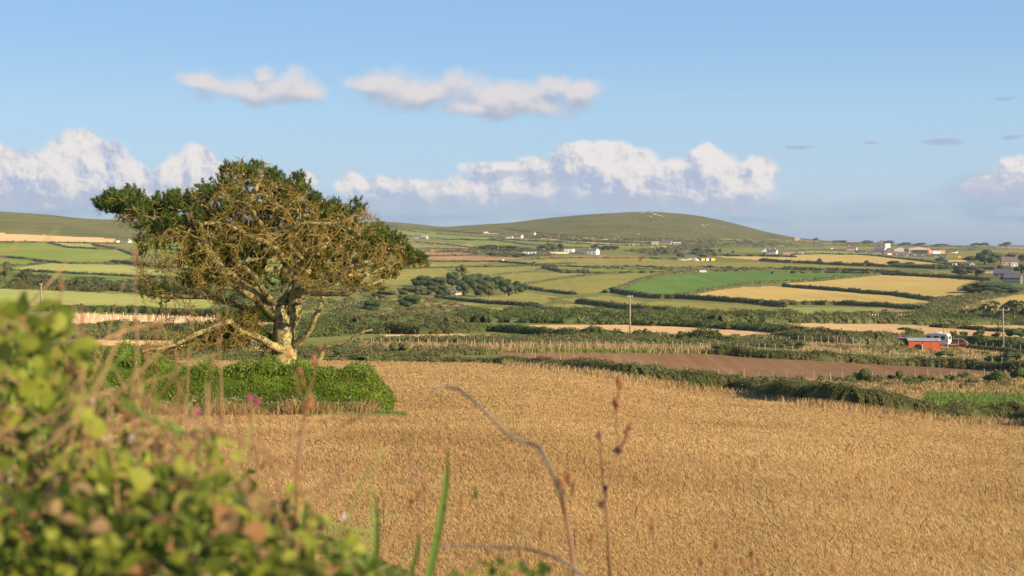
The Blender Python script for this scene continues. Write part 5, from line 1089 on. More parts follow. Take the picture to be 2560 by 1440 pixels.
# right hand farms
house(2527,664,38,11,21,12,'farmhouse with steep grey-brown roof beside the big round tree','wall_tan','roof_brown','x',-.3,(-.8,),3,'farmhouse')
house(2536,666,16,7,10,9,'white lean-to building in front of the grey-brown roofed farmhouse','wall_white','roof_pale','x',-.1,(),2,'outbuilding','building')
house(2388,665,9,7,8.5,5,'small white shed on the brown strip','wall_white','dark','y',-.5,(),0,'shed','shed')
house(2430,665,12,5,8,6,'small pale hut with shallow gable on the brown strip','wall_stone','roof_pale','y',0,(),1,'hut','hut')
house(2476,683,28,6,8,8,'long tan barn left of the lower farmhouses','wall_tan','roof_brown','x',-.2,(),0,'barn','barn')
house(2512,696,44,13,24,9,'stone farmhouse with pale chimney gable at its right','wall_grey','slate','x',-.45,(-.85,.9),3,'farmhouse',sidewin=1)
house(2537,709,40,15,24,9,'long slate-roofed farmhouse with lit gable at the right edge','wall_grey','slate','x',-.5,(0,),4,'farmhouse',floors=2,sidewin=1)
house(1705,681,15,6,8,4,'small grey stone hut beside the camper van','wall_grey','roof_brown','x',-.3,(),0,'hut','hut')
house(1337,662,8,7,7.5,4,'small dark green cabin in the grazed field','greenshed' if 'greenshed' in M else 'slate','slate','flat',-.5,(),0,'cabin','cabin')
house(1255,655,9,5.5,6,3,'small white box trailer in the field below the ploughed strips','white','white','flat',-.9,(),0,'trailer','trailer')
house(1603,654,10,6,7,3,'small red farm trailer in the grazed field','redpaint','redpaint','flat',-.4,(),0,'trailer','trailer')
house(292,606,5,4,5,6,'tiny white house on the left hillside','wall_white','slate','x',-.4,(),1)
house(319,606,12,3,6,7,'small white house with brown roof seen beside the pine on the left hillside','wall_white','roof_brown','x',-.4,(.5,),1)
# airfield
ar=P(2222,636); s=ar[1]/F
house(2219.5,627,12.5,18.5,19,9,'square white control tower above the terminal','wall_white','roof_pale','flat',-.05,(),0,'control_tower','tower')
house(2203,635,26,5,16,22,'dark blue-grey sloping roof block left of the control tower','wall_cream','slate','x',-.5,(),0,'terminal_building','building')
house(2225,636,32,5,16,14,'brown gabled terminal front under the control tower','roof_brown','slate','y',-.1,(),1,'terminal_building','building')
house(2250,632,34,8,14,20,'tan hangar with shallow gable right of the terminal','wall_tan','wall_tan','y',0,(),0,'hangar','hangar')
hr=house(2297,634,54,12,17,26,'wide open-fronted hangar with red door edges','wall_tan','roof_pale','y',0,(),0,'hangar','hangar')
hp=P(2297,634); s=hp[1]/F; 
MB().box((0,-13.15,4.7*s),(40*s,.3,9.4*s)).build('hangar_opening',M['dark'],hr)
for x in (-21,21): MB().box((x*s,-13.3,4.9*s),(4*s,.6,9.8*s)).build('hangar_door',M['redcar'],hr)
house(2342,634,38,8,8.5,16,'flat tan building right of the open hangar','wall_tan','roof_pale','flat',0,(),0,'airfield_building','building')
house(2342,634.5,18,5.5,6,2,'white tank container in front of the flat tan building','white','white','flat',0,(),0,'tank_container','container')
house(2250,636,38,6.5,7,9,'long dull green low building in front of the tan hangar','slate','wall_grey','flat',0,(),0,'airfield_building','building')
house(2224,637,10,3.6,4,3,'white box van in front of the terminal','white','white','flat',0,(),0,'van','van')
house(2372,634,6,5,5.5,4,'small red shed by the airfield','redcar','redcar','flat',0,(),0,'shed','shed')
sg=P(2399,645); s=sg[1]/F; root=tag(empty('airfield_sign',tuple(sg)),'orange sign panel beside the runway strip','sign')
MB().box((0,0,2.0*s+.6),(6.5*s,.3,4.2*s)).build('panel',M['orange'],root)
for x in (-2,2): MB().box((x*s,0,.4),(.2,.2,1.4)).build('post',M['wood'],root)
def plane(u,v,label):
    p=P(u,v); s=p[1]/F; L_=17*s; root=tag(empty('light_aircraft',tuple(p+[0,0,.8]),.25),label,'aircraft','white aircraft parked on the airfield')
    MB().tube([(-.5*L_,0,1.2),(-.42*L_,0,1.3),(-.2*L_,0,1.5),(.1*L_,0,1.5),(.5*L_,0,1.9)],[.15,.55,.8,.75,.2],10).build('fuselage',M['white'],root,True)
    MB().box((-.08*L_,0,2.2),(1.8,L_*.95,.2)).build('wing',M['white'],root)
    t=MB(); t.box((.47*L_,0,2.9),(1.3,.2,2.4),0,.6); t.box((.47*L_,0,3.9),(1.0,4.,.14)); t.build('tail',M['white'],root)
    for y in (-1.2,1.2): MB().tube([(-.05*L_,y,.8),(-.05*L_,y*1.2,-.5)],[.12,.2],6).build('landing_gear',M['dark'],root)
plane(2387,636,'white aircraft parked on the grass in the middle of the airfield'); plane(2452,636.5,'white aircraft parked further right, left of the big round tree')
# cars
def carmesh(L_=4.2,H_=1.45,W_=1.7):
    b=MB(); pr=[(-L_/2,.25),(L_/2,.25),(L_/2,.62),(L_/2-.25,.80),(L_*.22,.88),(-L_/2+.35,.9),(-L_/2,.78)]; pr=[(x,z) for x,z in pr]
    b.prism(pr,'y',-W_/2,W_/2); c=MB(); cp=[(L_*.26,.88),(L_*.10,H_-.03),(-L_*.26,H_),(-L_*.42,.9)]; c.prism(cp,'y',-W_/2+.08,W_/2-.08); return b,c
def car(u,v,rz,mat,label,name='parked_car'):
    p=P(u,v); root=tag(empty(name,tuple(p),rz),label,'car'); b,c=carmesh(); b.build('body',M[mat],root); c.build('windows',M['glass'],root)
    MB().box((-.35,0,1.46),(1.9,1.5,.05)).build('roof',M[mat],root)
    for x in (-1.35,1.3):
        for y in (-.8,.8): w=MB().tube([(x,y-.1,.3),(x,y+.1,.3)],[.31,.31],14).build('wheel',M['tyre'],root); MB().tube([(x,y-.12,.3),(x,y+.12,.3)],[.17,.17],10).build('rim',M['silver'],w)
    for y in (-.6,.6): MB().box((2.1,y,.66),(.06,.32,.16)).build('headlight',M['white'],root)
car(2263,867,-.35,'blue','blue parked car at the left end of the red shed'); car(2391,868,2.75,'redcar','dark red parked car right of the caravan')
b,c=carmesh(); mm=MB(); 
b.box((-.35,0,1.47),(1.7,1.4,.04)); fb=sum(len(f) for f in b.F)
CARM={}
for m in ('blue','darkblue','silver','white','redcar','slate'):
    V=np.concatenate(b.V+c.V); n0=b.n; FL=b.F+[f+n0 for f in c.F]; me=mesh_np('car',V,FL,[M[m],M['glass']]); 
    FS=sorted(range(1)); mi=np.zeros(len(me.polygons),np.int32); mi[fb:]=1; me.polygons.foreach_set('material_index',mi); CARM[m]=me
r=np.random.default_rng(8); k=0
for row in range(3):
    for i in range(24):
        u=2236+i*5.6+r.uniform(-.6,.6)+row*4; v=637.5+row*2.2+i*.02
        if r.random()<.12 or u>2368: continue
        m='redcar' if (row==2 and i==12) else r.choice(['blue','darkblue','darkblue','silver','white','slate','slate']); p=P(u,v)
        o=link('parked_car',CARM[m],None,tuple(p)); o.rotation_euler=(0,0,r.choice([0,math.pi])+r.normal()*.08+1.1)
        tag(o,{'redcar':'bright red car in the front row of the airfield car park'}.get(m,'one of the %s cars in the crowded airfield car park'%{'redcar':'red','blue':'mid-blue','darkblue':'dark blue','silver':'silver','white':'white','slate':'dark grey'}[m]),'car','cars in the airfield car park')
# containers, rubble, camper van
def container(u,v,w,h,mat,label):
    p=P(u,v); s=p[1]/F; root=tag(empty('container',tuple(p),-.9),label,'container','containers beside the rubble heap'); W=w*s/.9; Hh=h*s
    b=MB().box((0,0,Hh/2),(W,W*1.1,Hh)); 
    for i in range(7): b.box((-W/2+W*(i+.5)/7,-W*.55-.04,Hh/2),(W/18,.08,Hh*.9))
    b.build('shaded_body',M['darkblue'],root); MB().box((W/2+.06,0,Hh/2),(.1,W*1.02,Hh*.94)).build('lit_end',M[mat],root)  # shade painted as a dark blue body; right end slab carries the lit colour
container(1753,652,12,6.5,'yellow','yellow container left of the white one, its shaded sides painted dark'); container(1766,652,9,6.5,'white','white container between the two yellow ones, its shaded sides painted dark'); container(1778,652,12,6.5,'yellow','yellow container right of the white one, its shaded sides painted dark')
r=np.random.default_rng(12)
def rockmesh(seed,flat=.7):
    r=np.random.default_rng(seed); b=MB(); b.ball((0,0,0),(1,1,flat),9,6); V=b.V[0]; V*= (1+.55*(vn(V[:,0]*1.3+seed,V[:,1]*1.3,V[:,2]*1.3)-.5))[:,None]
    return mesh_np('rock',V,b.F,M['rock'])
RM=[rockmesh(i) for i in range(5)]
for (u,v,w,h,lb) in [(1705,651,26,5,'left end of the pale rubble heap'),(1722,651,26,8,'middle of the pale rubble heap'),(1738,652,22,10,'highest right part of the pale rubble heap')]:
    p=P(u,v); s=p[1]/F; o=link('rubble_heap',RM[int(u)%5],None,tuple(p)); o.scale=(w*s/2,4,h*s); tag(o,lb,'rubble','pale rubble heap beside the containers')
RP=[(1600,533,9,3),(1610,531,10,4),(1618,529.5,8,3),(1627,532,9,3),(1636,536,12,4),(1646,539,10,3),(1625,541,10,3),(1655,541,8,3)]
names=['left','upper left','topmost','upper right','middle right','right','lower','far right']
for (u,v,w,h),nm in zip(RP,names):
    p=P(u,v); s=p[1]/F; o=link('rock',RM[int(u)%5],None,tuple(p)); o.scale=(w*s/2,8,h*s*.6); tag(o,'%s outcrop of the granite crown on the hill summit'%nm,'rock','granite outcrops on the hill summit')
for i in range(58):
    u=r.uniform(1500,1830); v=r.uniform(545,590); 
    if v<vsky(u)+7: continue
    if i>50: u,v=r.uniform(1750,1772),r.uniform(562,571)
    p=P(u,v); s=p[1]/F; k=r.uniform(1.0,2.4) if i<50 else 3.4; o=link('boulder',RM[i%5],None,tuple(p)); o.scale=(k*s,k*s,k*s*.55); o.rotation_euler=(0,0,i)
    tag(o,'one of the pale granite boulders scattered over the face of the hill','boulder','granite boulders scattered over the hill')
for i in range(46):
    q=[(1178,689),(1250,686),(1311,680),(1360,673)]; t=r.random(); u=1178+182*t; v=np.interp(u,[a for a,b_ in q],[b_ for a,b_ in q])-.5; p=P(u,v); o=link('boulder',RM[i%5],None,tuple(p)); k=r.uniform(.3,.7); o.scale=(k,k,k)
    tag(o,'one of the pale stones of the low field hedge above the copse','stone','stones of the field hedge above the copse')
def van(u,v,label):
    p=P(u,v); s=p[1]/F; L_=18*s; Hh=6.6*s; root=tag(empty('camper_van',tuple(p),-.1),label,'van')
    MB().prism([(-L_/2,.4),(L_/2,.4),(L_/2,1.1),(L_*.40,Hh*.72),(L_*.30,Hh),(-L_/2,Hh)],'y',-1.,1.).build('body',M['white'],root)
    for x in (-.3,-.05,.18): MB().box((x*L_,-1.02,Hh*.66),(L_*.15,.06,Hh*.22)).build('window',M['glass'],root)
    MB().prism([(L_*.415,Hh*.70),(L_*.325,Hh*.93),(L_*.335,Hh*.95),(L_*.43,Hh*.71)],'y',-.85,.85).build('windscreen',M['glass'],root)
    for x in (-.3,.3): MB().tube([(x*L_,-1.05,.38),(x*L_,1.05,.38)],[.38,.38],12).build('wheel',M['tyre'],root)
van(1758,682,'white camper van parked on the lane above the emerald crop')
# red shed, caravan and the things round them
p=P(2315,874.5); s=p[1]/F; root=tag(empty('shed',tuple(p+[0,1.2,0]),-.22),'long red shed with a grey sheet roof in the rough grass','shed'); W=78*s; E=22*s; Rg=25.5*s; D=2.6
MB().prism([(-D/2,-.1),(D/2,-.1),(D/2,Rg),(-D/2,E)],'x',-W/2,W/2).build('wall',M['redpaint'],root)
rf=MB().prism([(-D/2-.12,E+.02),(D/2+.12,Rg+.04),(D/2+.12,Rg+.10),(-D/2-.12,E+.08)],'x',-W/2-.1,W/2+.1)
for i in range(26): rf.prism([(-D/2-.12,E+.08),(D/2+.12,Rg+.10),(D/2+.12,Rg+.125),(-D/2-.12,E+.105)],'x',-W/2+W*i/26,-W/2+W*i/26+.06)
rf.build('roof',M['roofsheet'],root)
fc=MB().box((0,-D/2-.02,E-.02),(W+.1,.05,.12)).build('fascia',M['dark'],root)
MB().box((-.05*W,-D/2-.012,E*.47),(.035,.03,E*.92)).build('panel_joint',M['dark'],root)
for x in (-.48,.2,.48): MB().box((x*W,-D/2-.012,E*.47),(.06,.04,E*.94)).build('corner_trim',M['redpaint'],root)
p2=P(2294,875.5); s=p2[1]/F; t=tag(empty('hatch',tuple(p2+[0,-.3,0]),-.25),'dark arched hatch standing against the front of the red shed','hatch'); a=np.linspace(0,math.pi,9)
MB().prism([(-.62,0)]+[(.62*-math.cos(x),.55+.42*math.sin(x)) for x in a]+[(.62,0)],'y',-.10,.35).build('panel',M['dark'],t)
MB().box((.66,.1,.48),(.08,.5,.98)).build('pale_edge',M['white'],t)
p3=P(2349,867); s=p3[1]/F; t=tag(empty('caravan',tuple(p3+[0,1.2,0]),-.55),'cream touring caravan standing behind the red shed','caravan'); L_=4.3; Hh=2.35
pr=[(-L_/2+.15,.45),(L_/2-.2,.45),(L_/2,.9),(L_/2-.02,1.7),(L_/2-.28,2.2),(L_/2-.7,Hh-.08),(0,Hh),(-L_/2+.7,Hh-.1),(-L_/2+.2,2.0),(-L_/2,1.3)]
MB().prism(pr,'y',-1.05,1.05).build('body',M['cream'],t)
MB().prism([(x*1.004,z+.01 if z>1 else z) for x,z in pr],'y',-1.07,-1.05).build('side_sheet',M['silver'],t)  # silver-grey sheet over the whole near side
for x,w in ((-1.25,.7),(0.05,.8),(1.25,.6)): MB().box((x,-1.09,1.6),(w,.05,.6)).build('window',M['glass'],t)
MB().box((L_/2-.06,0,1.55),(.14,1.3,.55)).build('window',M['glass'],t); MB().box((.3,0,Hh+.08),(.7,.6,.18)).build('roof_hatch',M['white'],t)
MB().box((L_/2-.36,0,Hh-.22),(.05,2.12,.06)).build('seam',M['redpaint'],t)
MB().tube([(.2,-1.12,.35),(.2,1.12,.35)],[.34,.34],14).build('wheel',M['tyre'],t); MB().tube([(.9,.6,Hh-.05),(.9,.6,Hh+1.3)],[.05,.05],8).build('flue',M['roof_brown'],t)
MB().tube([(L_/2,-.3,.4),(L_/2+1.1,0,.42),(L_/2,.3,.4)],[.05,.05,.05],6).build('tow_bar',M['silver'],t)
p4=P(2248,860); t=tag(empty('tent',tuple(p4)),'small dull red peaked tent left of the blue car','tent'); MB().prism([(-.75,0),(.75,0),(.25,1.55),(.05,1.6)],'y',-.6,.6).build('canvas',M['redcar'],t)
r=np.random.default_rng(5)
for i in range(5):
    p5=P(2381+i*3.2,875+r.normal()*.8); b=MB(); b.ball((0,0,.15),(.22,.16,.15),8,5); b.ball((-.2,0,.26),(.09,.08,.09),6,4); b.tube([(.15,0,.2),(.34,0,.34)],[.09,.03],6); o=b.build('hen',M['redcar' if i%2 else 'cow'],None,True,tuple(p5)); o.rotation_euler=(0,0,i*1.7)
    tag(o,'one of the brown hens pecking beside the red car','hen','hens beside the red car')
# cattle
def cow():
    me=bpy.data.meshes.new('cow'); v=[(0,0,1.0),(-.55,0,1.02),(-.95,0,1.2),(-1.28,0,1.02),(-1.5,0,.82),(.45,0,1.02),(.75,0,1.1),(.86,0,.6)]
    e=[(0,1),(1,2),(2,3),(3,4),(0,5),(5,6),(6,7)]; rad=[.40,.37,.22,.17,.10,.38,.28,.04]
    for x,b,k in ((-.55,1,-.02),(.52,5,.06)):
        for y in (-.22,.22):
            i=len(v); v+=[(x,y,.72),(x+k,y,.38),(x,y,.0)]; e+=[(b,i),(i,i+1),(i+1,i+2)]; rad+=[.15,.08,.06]
    me.from_pydata(v,e,[]); o=link('cow',me); me.materials.append(M['cow'])
    m=o.modifiers.new('skin','SKIN'); sv=me.skin_vertices[0].data
    for i,q in enumerate(rad): sv[i].radius=(q,q)
    sv[0].use_root=True
    s=o.modifiers.new('sub','SUBSURF'); s.levels=1; s.render_levels=1
    return o
c0=None
for i,(u,v,rz,lb) in enumerate([(1068,750,0,'leftmost cow of the tight group left of the copse shrub'),(1076,752,.4,'second cow of the tight group'),(1083,751,3.0,'third cow of the tight group, facing right'),(1090,753,.2,'fourth cow of the tight group'),(1098,752,2.8,'rightmost cow of the tight group'),(1059,766,.3,'cow beside the dark spreading shrub'),
  (1081,767,0,'cow left in the middle pasture row'),(1099,768,3.1,'cow second in the middle pasture row'),(1123,767,.5,'left one of two close cows in the middle row'),(1129,768,2.7,'right one of two close cows in the middle row'),(1155,768,0,'last cow at the right of the middle row'),
  (1222,780,.1,'large brown cow alone in the lower pasture'),(1375,751,0,'left cow of the pair by the short dark hedge'),(1383,752,2.9,'right cow of the pair by the short dark hedge'),(1546,763,.2,'lone brown cow left of the tall middle pole')]):
    if c0 is None: c0=cow(); o=c0
    else: o=c0.copy(); COL.objects.link(o)
    o.location=tuple(P(u,v)); o.rotation_euler=(0,0,rz); tag(o,lb,'cow','brown cattle in the pastures'); 
# ------------------------------------------------------------------ foreground brambles, out of focus right in front of the lens
def Qp(u,v,d): 
    u,v,d=np.broadcast_arrays(np.asarray(u,float),np.asarray(v,float),np.asarray(d,float)); return np.stack([(u-UC)/F*d,d,(VH-v)/F*d],-1)
def broad(Pt,dirv,nrm,size,wid=.62,fold=.12,r=R):
    n=len(Pt); X=unit(dirv); Z=unit(nrm-X*(nrm*X).sum(-1,keepdims=True)); Y=np.cross(Z,X); s=np.broadcast_to(size,(n,))[:,None]
    T_=[(0,0,0),(.22,-.34*wid/.6,fold),(.58,-.36*wid/.6,fold),(1,0,-.12),(.58,.36*wid/.6,fold),(.22,.34*wid/.6,fold),(.5,0,-.02)]
    V=np.stack([Pt+s*(X*a+Y*b+Z*c) for a,b,c in T_],1).reshape(-1,3); i=np.arange(n)[:,None]*7
    return V,[np.concatenate([i+np.array([0,1,2,6]),i+np.array([6,2,3,4]),i+np.array([0,6,4,5])])]
M['fl_green']=foliage('bramble_leaf_green',[(.018,.032,.004),(.07,.10,.009),(.18,.215,.02),(.36,.36,.05)],.42,7,dead=(.30,.15,.06),deadamt=.25)
M['fl_yellow']=foliage('bramble_leaf_yellow',[(.13,.165,.014),(.28,.30,.035),(.44,.42,.09)],.45,9,dead=(.45,.26,.06),deadamt=.1)
M['fl_brown']=foliage('withered_leaf',[(.10,.055,.022),(.22,.13,.055),(.36,.24,.11)],.3,9)
M['stem_tan']=solid('dry_stem',(.30,.19,.085),.8,.25,30)
M['stem_rust']=solid('rust_stem',(.23,.12,.055),.8,.25,30)
M['stem_grey']=solid('grey_dead_stem',(.17,.13,.105),.8,.2,30)
M['stem_green']=solid('green_stem',(.16,.24,.04),.7,.2,30)
M['head_brown']=solid('brown_seed_head',(.30,.13,.05),.85,.3,60,.002)
M['head_dark']=solid('dark_seed_head',(.12,.06,.04),.85,.3,60,.002)
M['pink']=foliage('pink_petals',[(.36,.06,.12),(.5,.14,.22)],.35,5)
M['petalwhite']=foliage('white_petals',[(.62,.50,.48),(.78,.70,.68)],.3,5)
M['grassblade']=foliage('fresh_grass',[(.10,.17,.03),(.17,.26,.045)],.4,5)
TB=np.array([(-500,620),(-200,680),(0,752),(60,748),(120,765),(175,800),(205,870),(260,930),(330,960),(420,985),(500,1040),(580,1090),(640,1130),(720,1180),(800,1215),(900,1275),(1000,1330),(1080,1390),(1160,1450),(1500,1530),(2700,1600)],float)
top=lambda u:np.interp(u,TB[:,0],TB[:,1])+ (fbm(np.asarray(u)/75.,3.1)-.45)*190*np.clip((np.asarray(u)+100)/400,.2,1)
r=np.random.default_rng(77)
def cloud(n,ulo,uhi,vfun,dl,dh,smin,smax,mat,name,label,up=.2,wid=.62,kind='stuff',bias=1.0,mask=None):
    u=r.uniform(ulo,uhi,n); t0=top(u); v=vfun(u,t0,r.random(n)**bias); ok=np.ones(n,bool) if mask is None else mask(u,v,t0); u,v=u[ok],v[ok]; m=len(u); d=r.uniform(dl,dh,m)
    p=Qp(u,v,d); dr=unit(r.normal(size=(m,3))*[1,.7,.7]+[0,0,up]); nm=unit(r.normal(size=(m,3))*.6+[.35,-.5,.7]); V,FL=broad(p,dr,nm,r.uniform(smin,smax,m),wid)
    o=MB().add(V,FL,np.tile(r.random(m),3)).build(name,M[mat]); return tag(o,label,kind=kind)
lin=lambda a,b:(lambda u,t,x:t+a+(b-a)*x)
cloud(260,-420,250,lin(0,330),1.25,1.9,.020,.034,'fl_yellow','bramble_leaves','large pale green bramble leaves at the upper left')
cloud(210,-420,420,lin(30,520),1.3,2.2,.015,.026,'fl_green','bramble_leaves','green bramble leaves at the left')
cloud(1100,-420,800,lin(40,520),1.35,2.3,.009,.019,'fl_green','undergrowth','small green leaves in the middle of the brambles',mask=lambda u,v,t:vn(u/60,v/50,2)>.45)
cloud(1000,-420,820,lin(30,520),1.35,2.3,.009,.020,'fl_yellow','undergrowth','small yellow-green leaves in the middle of the brambles',mask=lambda u,v,t:vn(u/55,v/45,12)>.5)
cloud(1100,-420,860,lin(50,480),1.3,2.3,.007,.016,'fl_brown','withered_leaves','small withered leaves among the brambles',mask=lambda u,v,t:vn(u/70,v/60,6)>.36)
cloud(1500,-420,1120,lambda u,t,x:np.maximum(t+130,1190)+x*440,1.05,1.9,.014,.032,'fl_green','undergrowth','dense green leaves along the bottom left',mask=lambda u,v,t:(v<1640)&(vn(u/80,v/60,15)>.32))
cloud(750,-420,1080,lambda u,t,x:np.maximum(t+80,1150)+x*400,1.05,1.9,.009,.020,'fl_yellow','undergrowth','lighter leaves among the dense greenery at the bottom left')
cloud(150,-420,1080,lambda u,t,x:np.maximum(t+80,1190)+x*300,1.0,1.5,.010,.020,'fl_brown','withered_leaves','withered brown leaves at the bottom left')
cloud(420,-420,1050,lambda u,t,x:np.maximum(t+160,1240)+x*320,1.0,1.5,.014,.030,'fl_green','long_leaves','long narrow leaves at the bottom left',wid=.22,up=.6)
cloud(900,-420,900,lambda u,t,x:t+120+x*600,1.9,2.9,.010,.024,'fl_green','undergrowth','shaded leaves deeper in the brambles',mask=lambda u,v,t:vn(u/90,v/70,9)>.42)
cloud(70,1130,1420,lambda u,t,x:1412+x*90,1.3,1.7,.008,.016,'fl_green','undergrowth','few green leaves at the bottom edge in the middle')
# thin tangled stems
def stems(n,ulo,uhi,mat,name,label,rad,lmin,lmax,horiz=.5,v0=0,v1=520):
    mb=MB(); u=r.uniform(ulo,uhi,n); t=top(u); v=t+r.uniform(v0,v1,n); d=r.uniform(1.2,2.3,n)
    for a,b,c in zip(u,v,d):
        p=Qp(a,b,c); dr=unit(np.array([r.normal()*horiz,r.normal()*.3,abs(r.normal())*1.+.3*(horiz<.6)])); L_=r.uniform(lmin,lmax); q=[p-dr*L_*.5]
        for k in range(5): dr=unit(dr+r.normal(size=3)*.13); q.append(q[-1]+dr*L_/5)
        mb.tube(q,np.linspace(rad*1.1,rad*.6,6)*r.uniform(.6,1.3),5,r=r.random())
    tag(mb.build(name,M[mat],None,True),label,kind='stuff')
stems(150,-350,800,'stem_tan','dry_stems','dry tan stems tangled through the brambles',.0016,.08,.26,.9,20,460)
stems(90,-350,760,'stem_rust','dry_stems','rust-brown stems tangled through the brambles',.0016,.08,.24,.6,20,430)
stems(120,-350,950,'stem_green','green_stems','thin green stems in the brambles',.0013,.08,.22,.8,40,500)
# single plants standing above the tangle -------------------------------
def plant(name,label,cat,pts,d,radpx,mat,heads=(),branches=(),leaves=(),hmat='head_brown',group=None,headname='seed_head'):
    """pts: stem path (u,v) root last; heads (u,v,rw,rh[,mat])"""
    base=Qp(*pts[-1],d); root=tag(empty(name,tuple(base)),label,cat,group); s=d/F
    def path(q,r0,r1):
        q=np.array(q,float); t=np.arange(len(q),dtype=float); n=max(6,len(q)*4); tt=np.linspace(0,len(q)-1,n)
        u=pchip(t,q[:,0],tt) if len(q)>2 else np.interp(tt,t,q[:,0]); v=pchip(t,q[:,1],tt) if len(q)>2 else np.interp(tt,t,q[:,1])
        return Qp(u,v,d+.03*np.sin(tt*1.3))-base,np.linspace(r0,r1,n)*s
    radpx=radpx*.62; C,rq=path(pts,radpx*.55,radpx); st=MB().tube(C,rq,8).build('stem',M[mat],root,True)
    for q,rp in branches: C,rq=path(q,rp*.4,rp*.65); MB().tube(C,rq,6).build('side_stem',M[mat],root,True)
    for h in heads:
        c=Qp(h[0],h[1],d)-base; b=MB()
        for k in range(9):
            o=r.normal(size=3)*np.array([h[2]*.28,h[2]*.28,h[3]*.34])*s; b.ball(tuple(c+o),(h[2]*s*.45,h[2]*s*.45,h[3]*s*.36),7,5)
        b.build(headname,M[h[4] if len(h)>4 else hmat],root,True)
    for l in leaves:
        V,FL=broad(np.array([Qp(l[0],l[1],d)-base]),np.array([[l[3],0,l[4]]],float),np.array([[.3,-.8,.5]]),l[2]*s,.7); MB().add(V,FL,.7).build('leaf',M['fl_yellow'],root)
    return root
plant('dead_plant','long grey dead stem arching over the wheat in the middle','stem',[(1085,980),(1108,967),(1140,972),(1185,1003),(1228,1044),(1270,1085),(1312,1105),(1342,1115),(1362,1145),(1386,1195),(1405,1255),(1424,1340),(1445,1460)],2.0,8,'stem_grey')
plant('seeding_plant','tall branching seed stem with dark round heads, right of the grey arching stem','plant',[(1503,1140),(1507,1180),(1513,1235),(1519,1300),(1522,1380),(1530,1480)],2.15,8,'stem_rust',
  [(1497,1090,10,14,'head_dark'),(1547,1122,15,12,'head_dark'),(1514,1222,12,14,'head_dark'),(1506,1258,12,15,'head_dark'),(1575,1065,11,12),(1567,1080,9,12),(1541,1012,11,22),(1550,955,12,18),(1478,1065,6,12,'stem_tan')],
  [([(1497,1095),(1503,1140)],4),([(1576,1068),(1555,1115),(1538,1165),(1516,1240)],6),([(1550,950),(1545,1000),(1540,1040),(1548,1120)],4)])
plant('seeding_plant','shorter stem with a pair of brown heads at the foot of the grey arching stem','plant',[(1405,1215),(1412,1270),(1425,1350),(1440,1470)],1.95,9,'stem_rust',[(1402,1205,16,18),(1425,1195,15,24),(1432,1215,9,22,'fl_brown')])
plant('seeding_plant','tall rust-brown forked stem in front of the green hedge','plant',[(765,985),(762,1030),(755,1080),(748,1140),(742,1240),(735,1400)],1.8,9,'stem_rust',[(722,885,7,20),(800,868,8,16),(786,900,10,24),(752,930,7,14),(775,1008,9,22),(755,960,7,14)],[([(722,880),(735,930),(748,985),(760,1010)],4),([(800,865),(790,920),(775,970),(763,1000)],4)])
tops=[(335,640,12,30,560,'tall grass head highest at the left of the pine crown'),(152,706,11,28,300,'grass head above the mown field at the left'),(205,800,9,48,330,'slender rust grass head left of the tan strip'),(340,830,11,52,300,'rust grass head in front of the tree guards'),(366,880,9,40,330,'rust grass head below the tree guards'),
  (395,815,7,30,320,'thin pale grass head left of the pine branches'),(545,805,8,26,330,'grass head in front of the trailing pine branch'),(530,900,12,20,240,'rust grass head on the green hedge'),(440,900,9,40,260,'upright rust grass head at the left of the hedge'),(477,790,6,24,360,'faint thin grass head by the low pine branches')]
for i,(u,v,w,h,dn,lb) in enumerate(tops):
    sk=(-1)**i*14; plant('wild_grass',lb,'grass',[(u,v+h*.6),(u+sk*.5,v+dn*.4),(u+sk,v+dn)],1.5+.07*i,4.0,'stem_tan' if i%3==0 else 'stem_rust',[(u,v-h*.3,w*.6,h*.55),(u+1,v+h*.3,w*.55,h*.55)],hmat='stem_rust',group='dry grass stems rising from the brambles')
for i,(u,v,lb) in enumerate([(488,1032,'deep pink campion flower above the brambles, the largest one'),(484,1088,'small pink flower just below the largest one'),(622,996,'pink flower in front of the green hedge, left of a pair'),(642,1003,'pink flower in front of the green hedge, right of a pair'),(1040,1190,'tiny pink flower over the wheat left of the green blade'),(392,1022,'dull pink flower left of the largest one')]):
    rr_=[15,9,9,9,6,9][i]; rt=plant('pink_flower',lb,'flower',[(u,v+8),(u+6,v+90),(u-4,v+230)],1.75+.05*i,3.2,'stem_rust',group='pink campion flowers'); base=np.array(rt.location); d=1.75+.05*i; m=12
    a=r.random(m)*6.28; dr=np.stack([np.cos(a),r.normal(size=m)*.3,np.sin(a)*.7+.3],-1); V,FL=broad(np.repeat((Qp(u,v,d)-base)[None],m,0)+r.normal(size=(m,3))*.0015,dr,r.normal(size=(m,3))*.4+[0,-1,.4],rr_*d/F,.8); MB().add(V,FL,.6).build('petals',M['pink'],rt)
for i,(u,v,s_,lb) in enumerate([(268,1098,17,'pale pink-white blossom in the brambles, uppermost'),(12,1190,22,'white blossom at the left edge of the brambles'),(862,1292,9,'small white blossom at the right end of the brambles'),(325,1095,11,'small white blossom right of the uppermost one'),(228,1000,9,'tiny white blossom high in the brambles'),(95,950,10,'tiny white blossom near the upper left leaves')]):
    rt=plant('white_flower',lb,'flower',[(u,v+6),(u+5,v+60),(u,v+150)],1.5,3,'stem_green',group='pale bramble blossoms'); base=np.array(rt.location); m=14; a=r.random(m)*6.28
    dr=np.stack([np.cos(a),r.normal(size=m)*.3,np.sin(a)],-1); V,FL=broad(np.repeat((Qp(u,v,1.5)-base)[None],m,0),dr,r.normal(size=(m,3))*.4+[0,-1,.3],s_*1.5/F,.8); MB().add(V,FL,.6).build('petals',M['petalwhite'],rt)
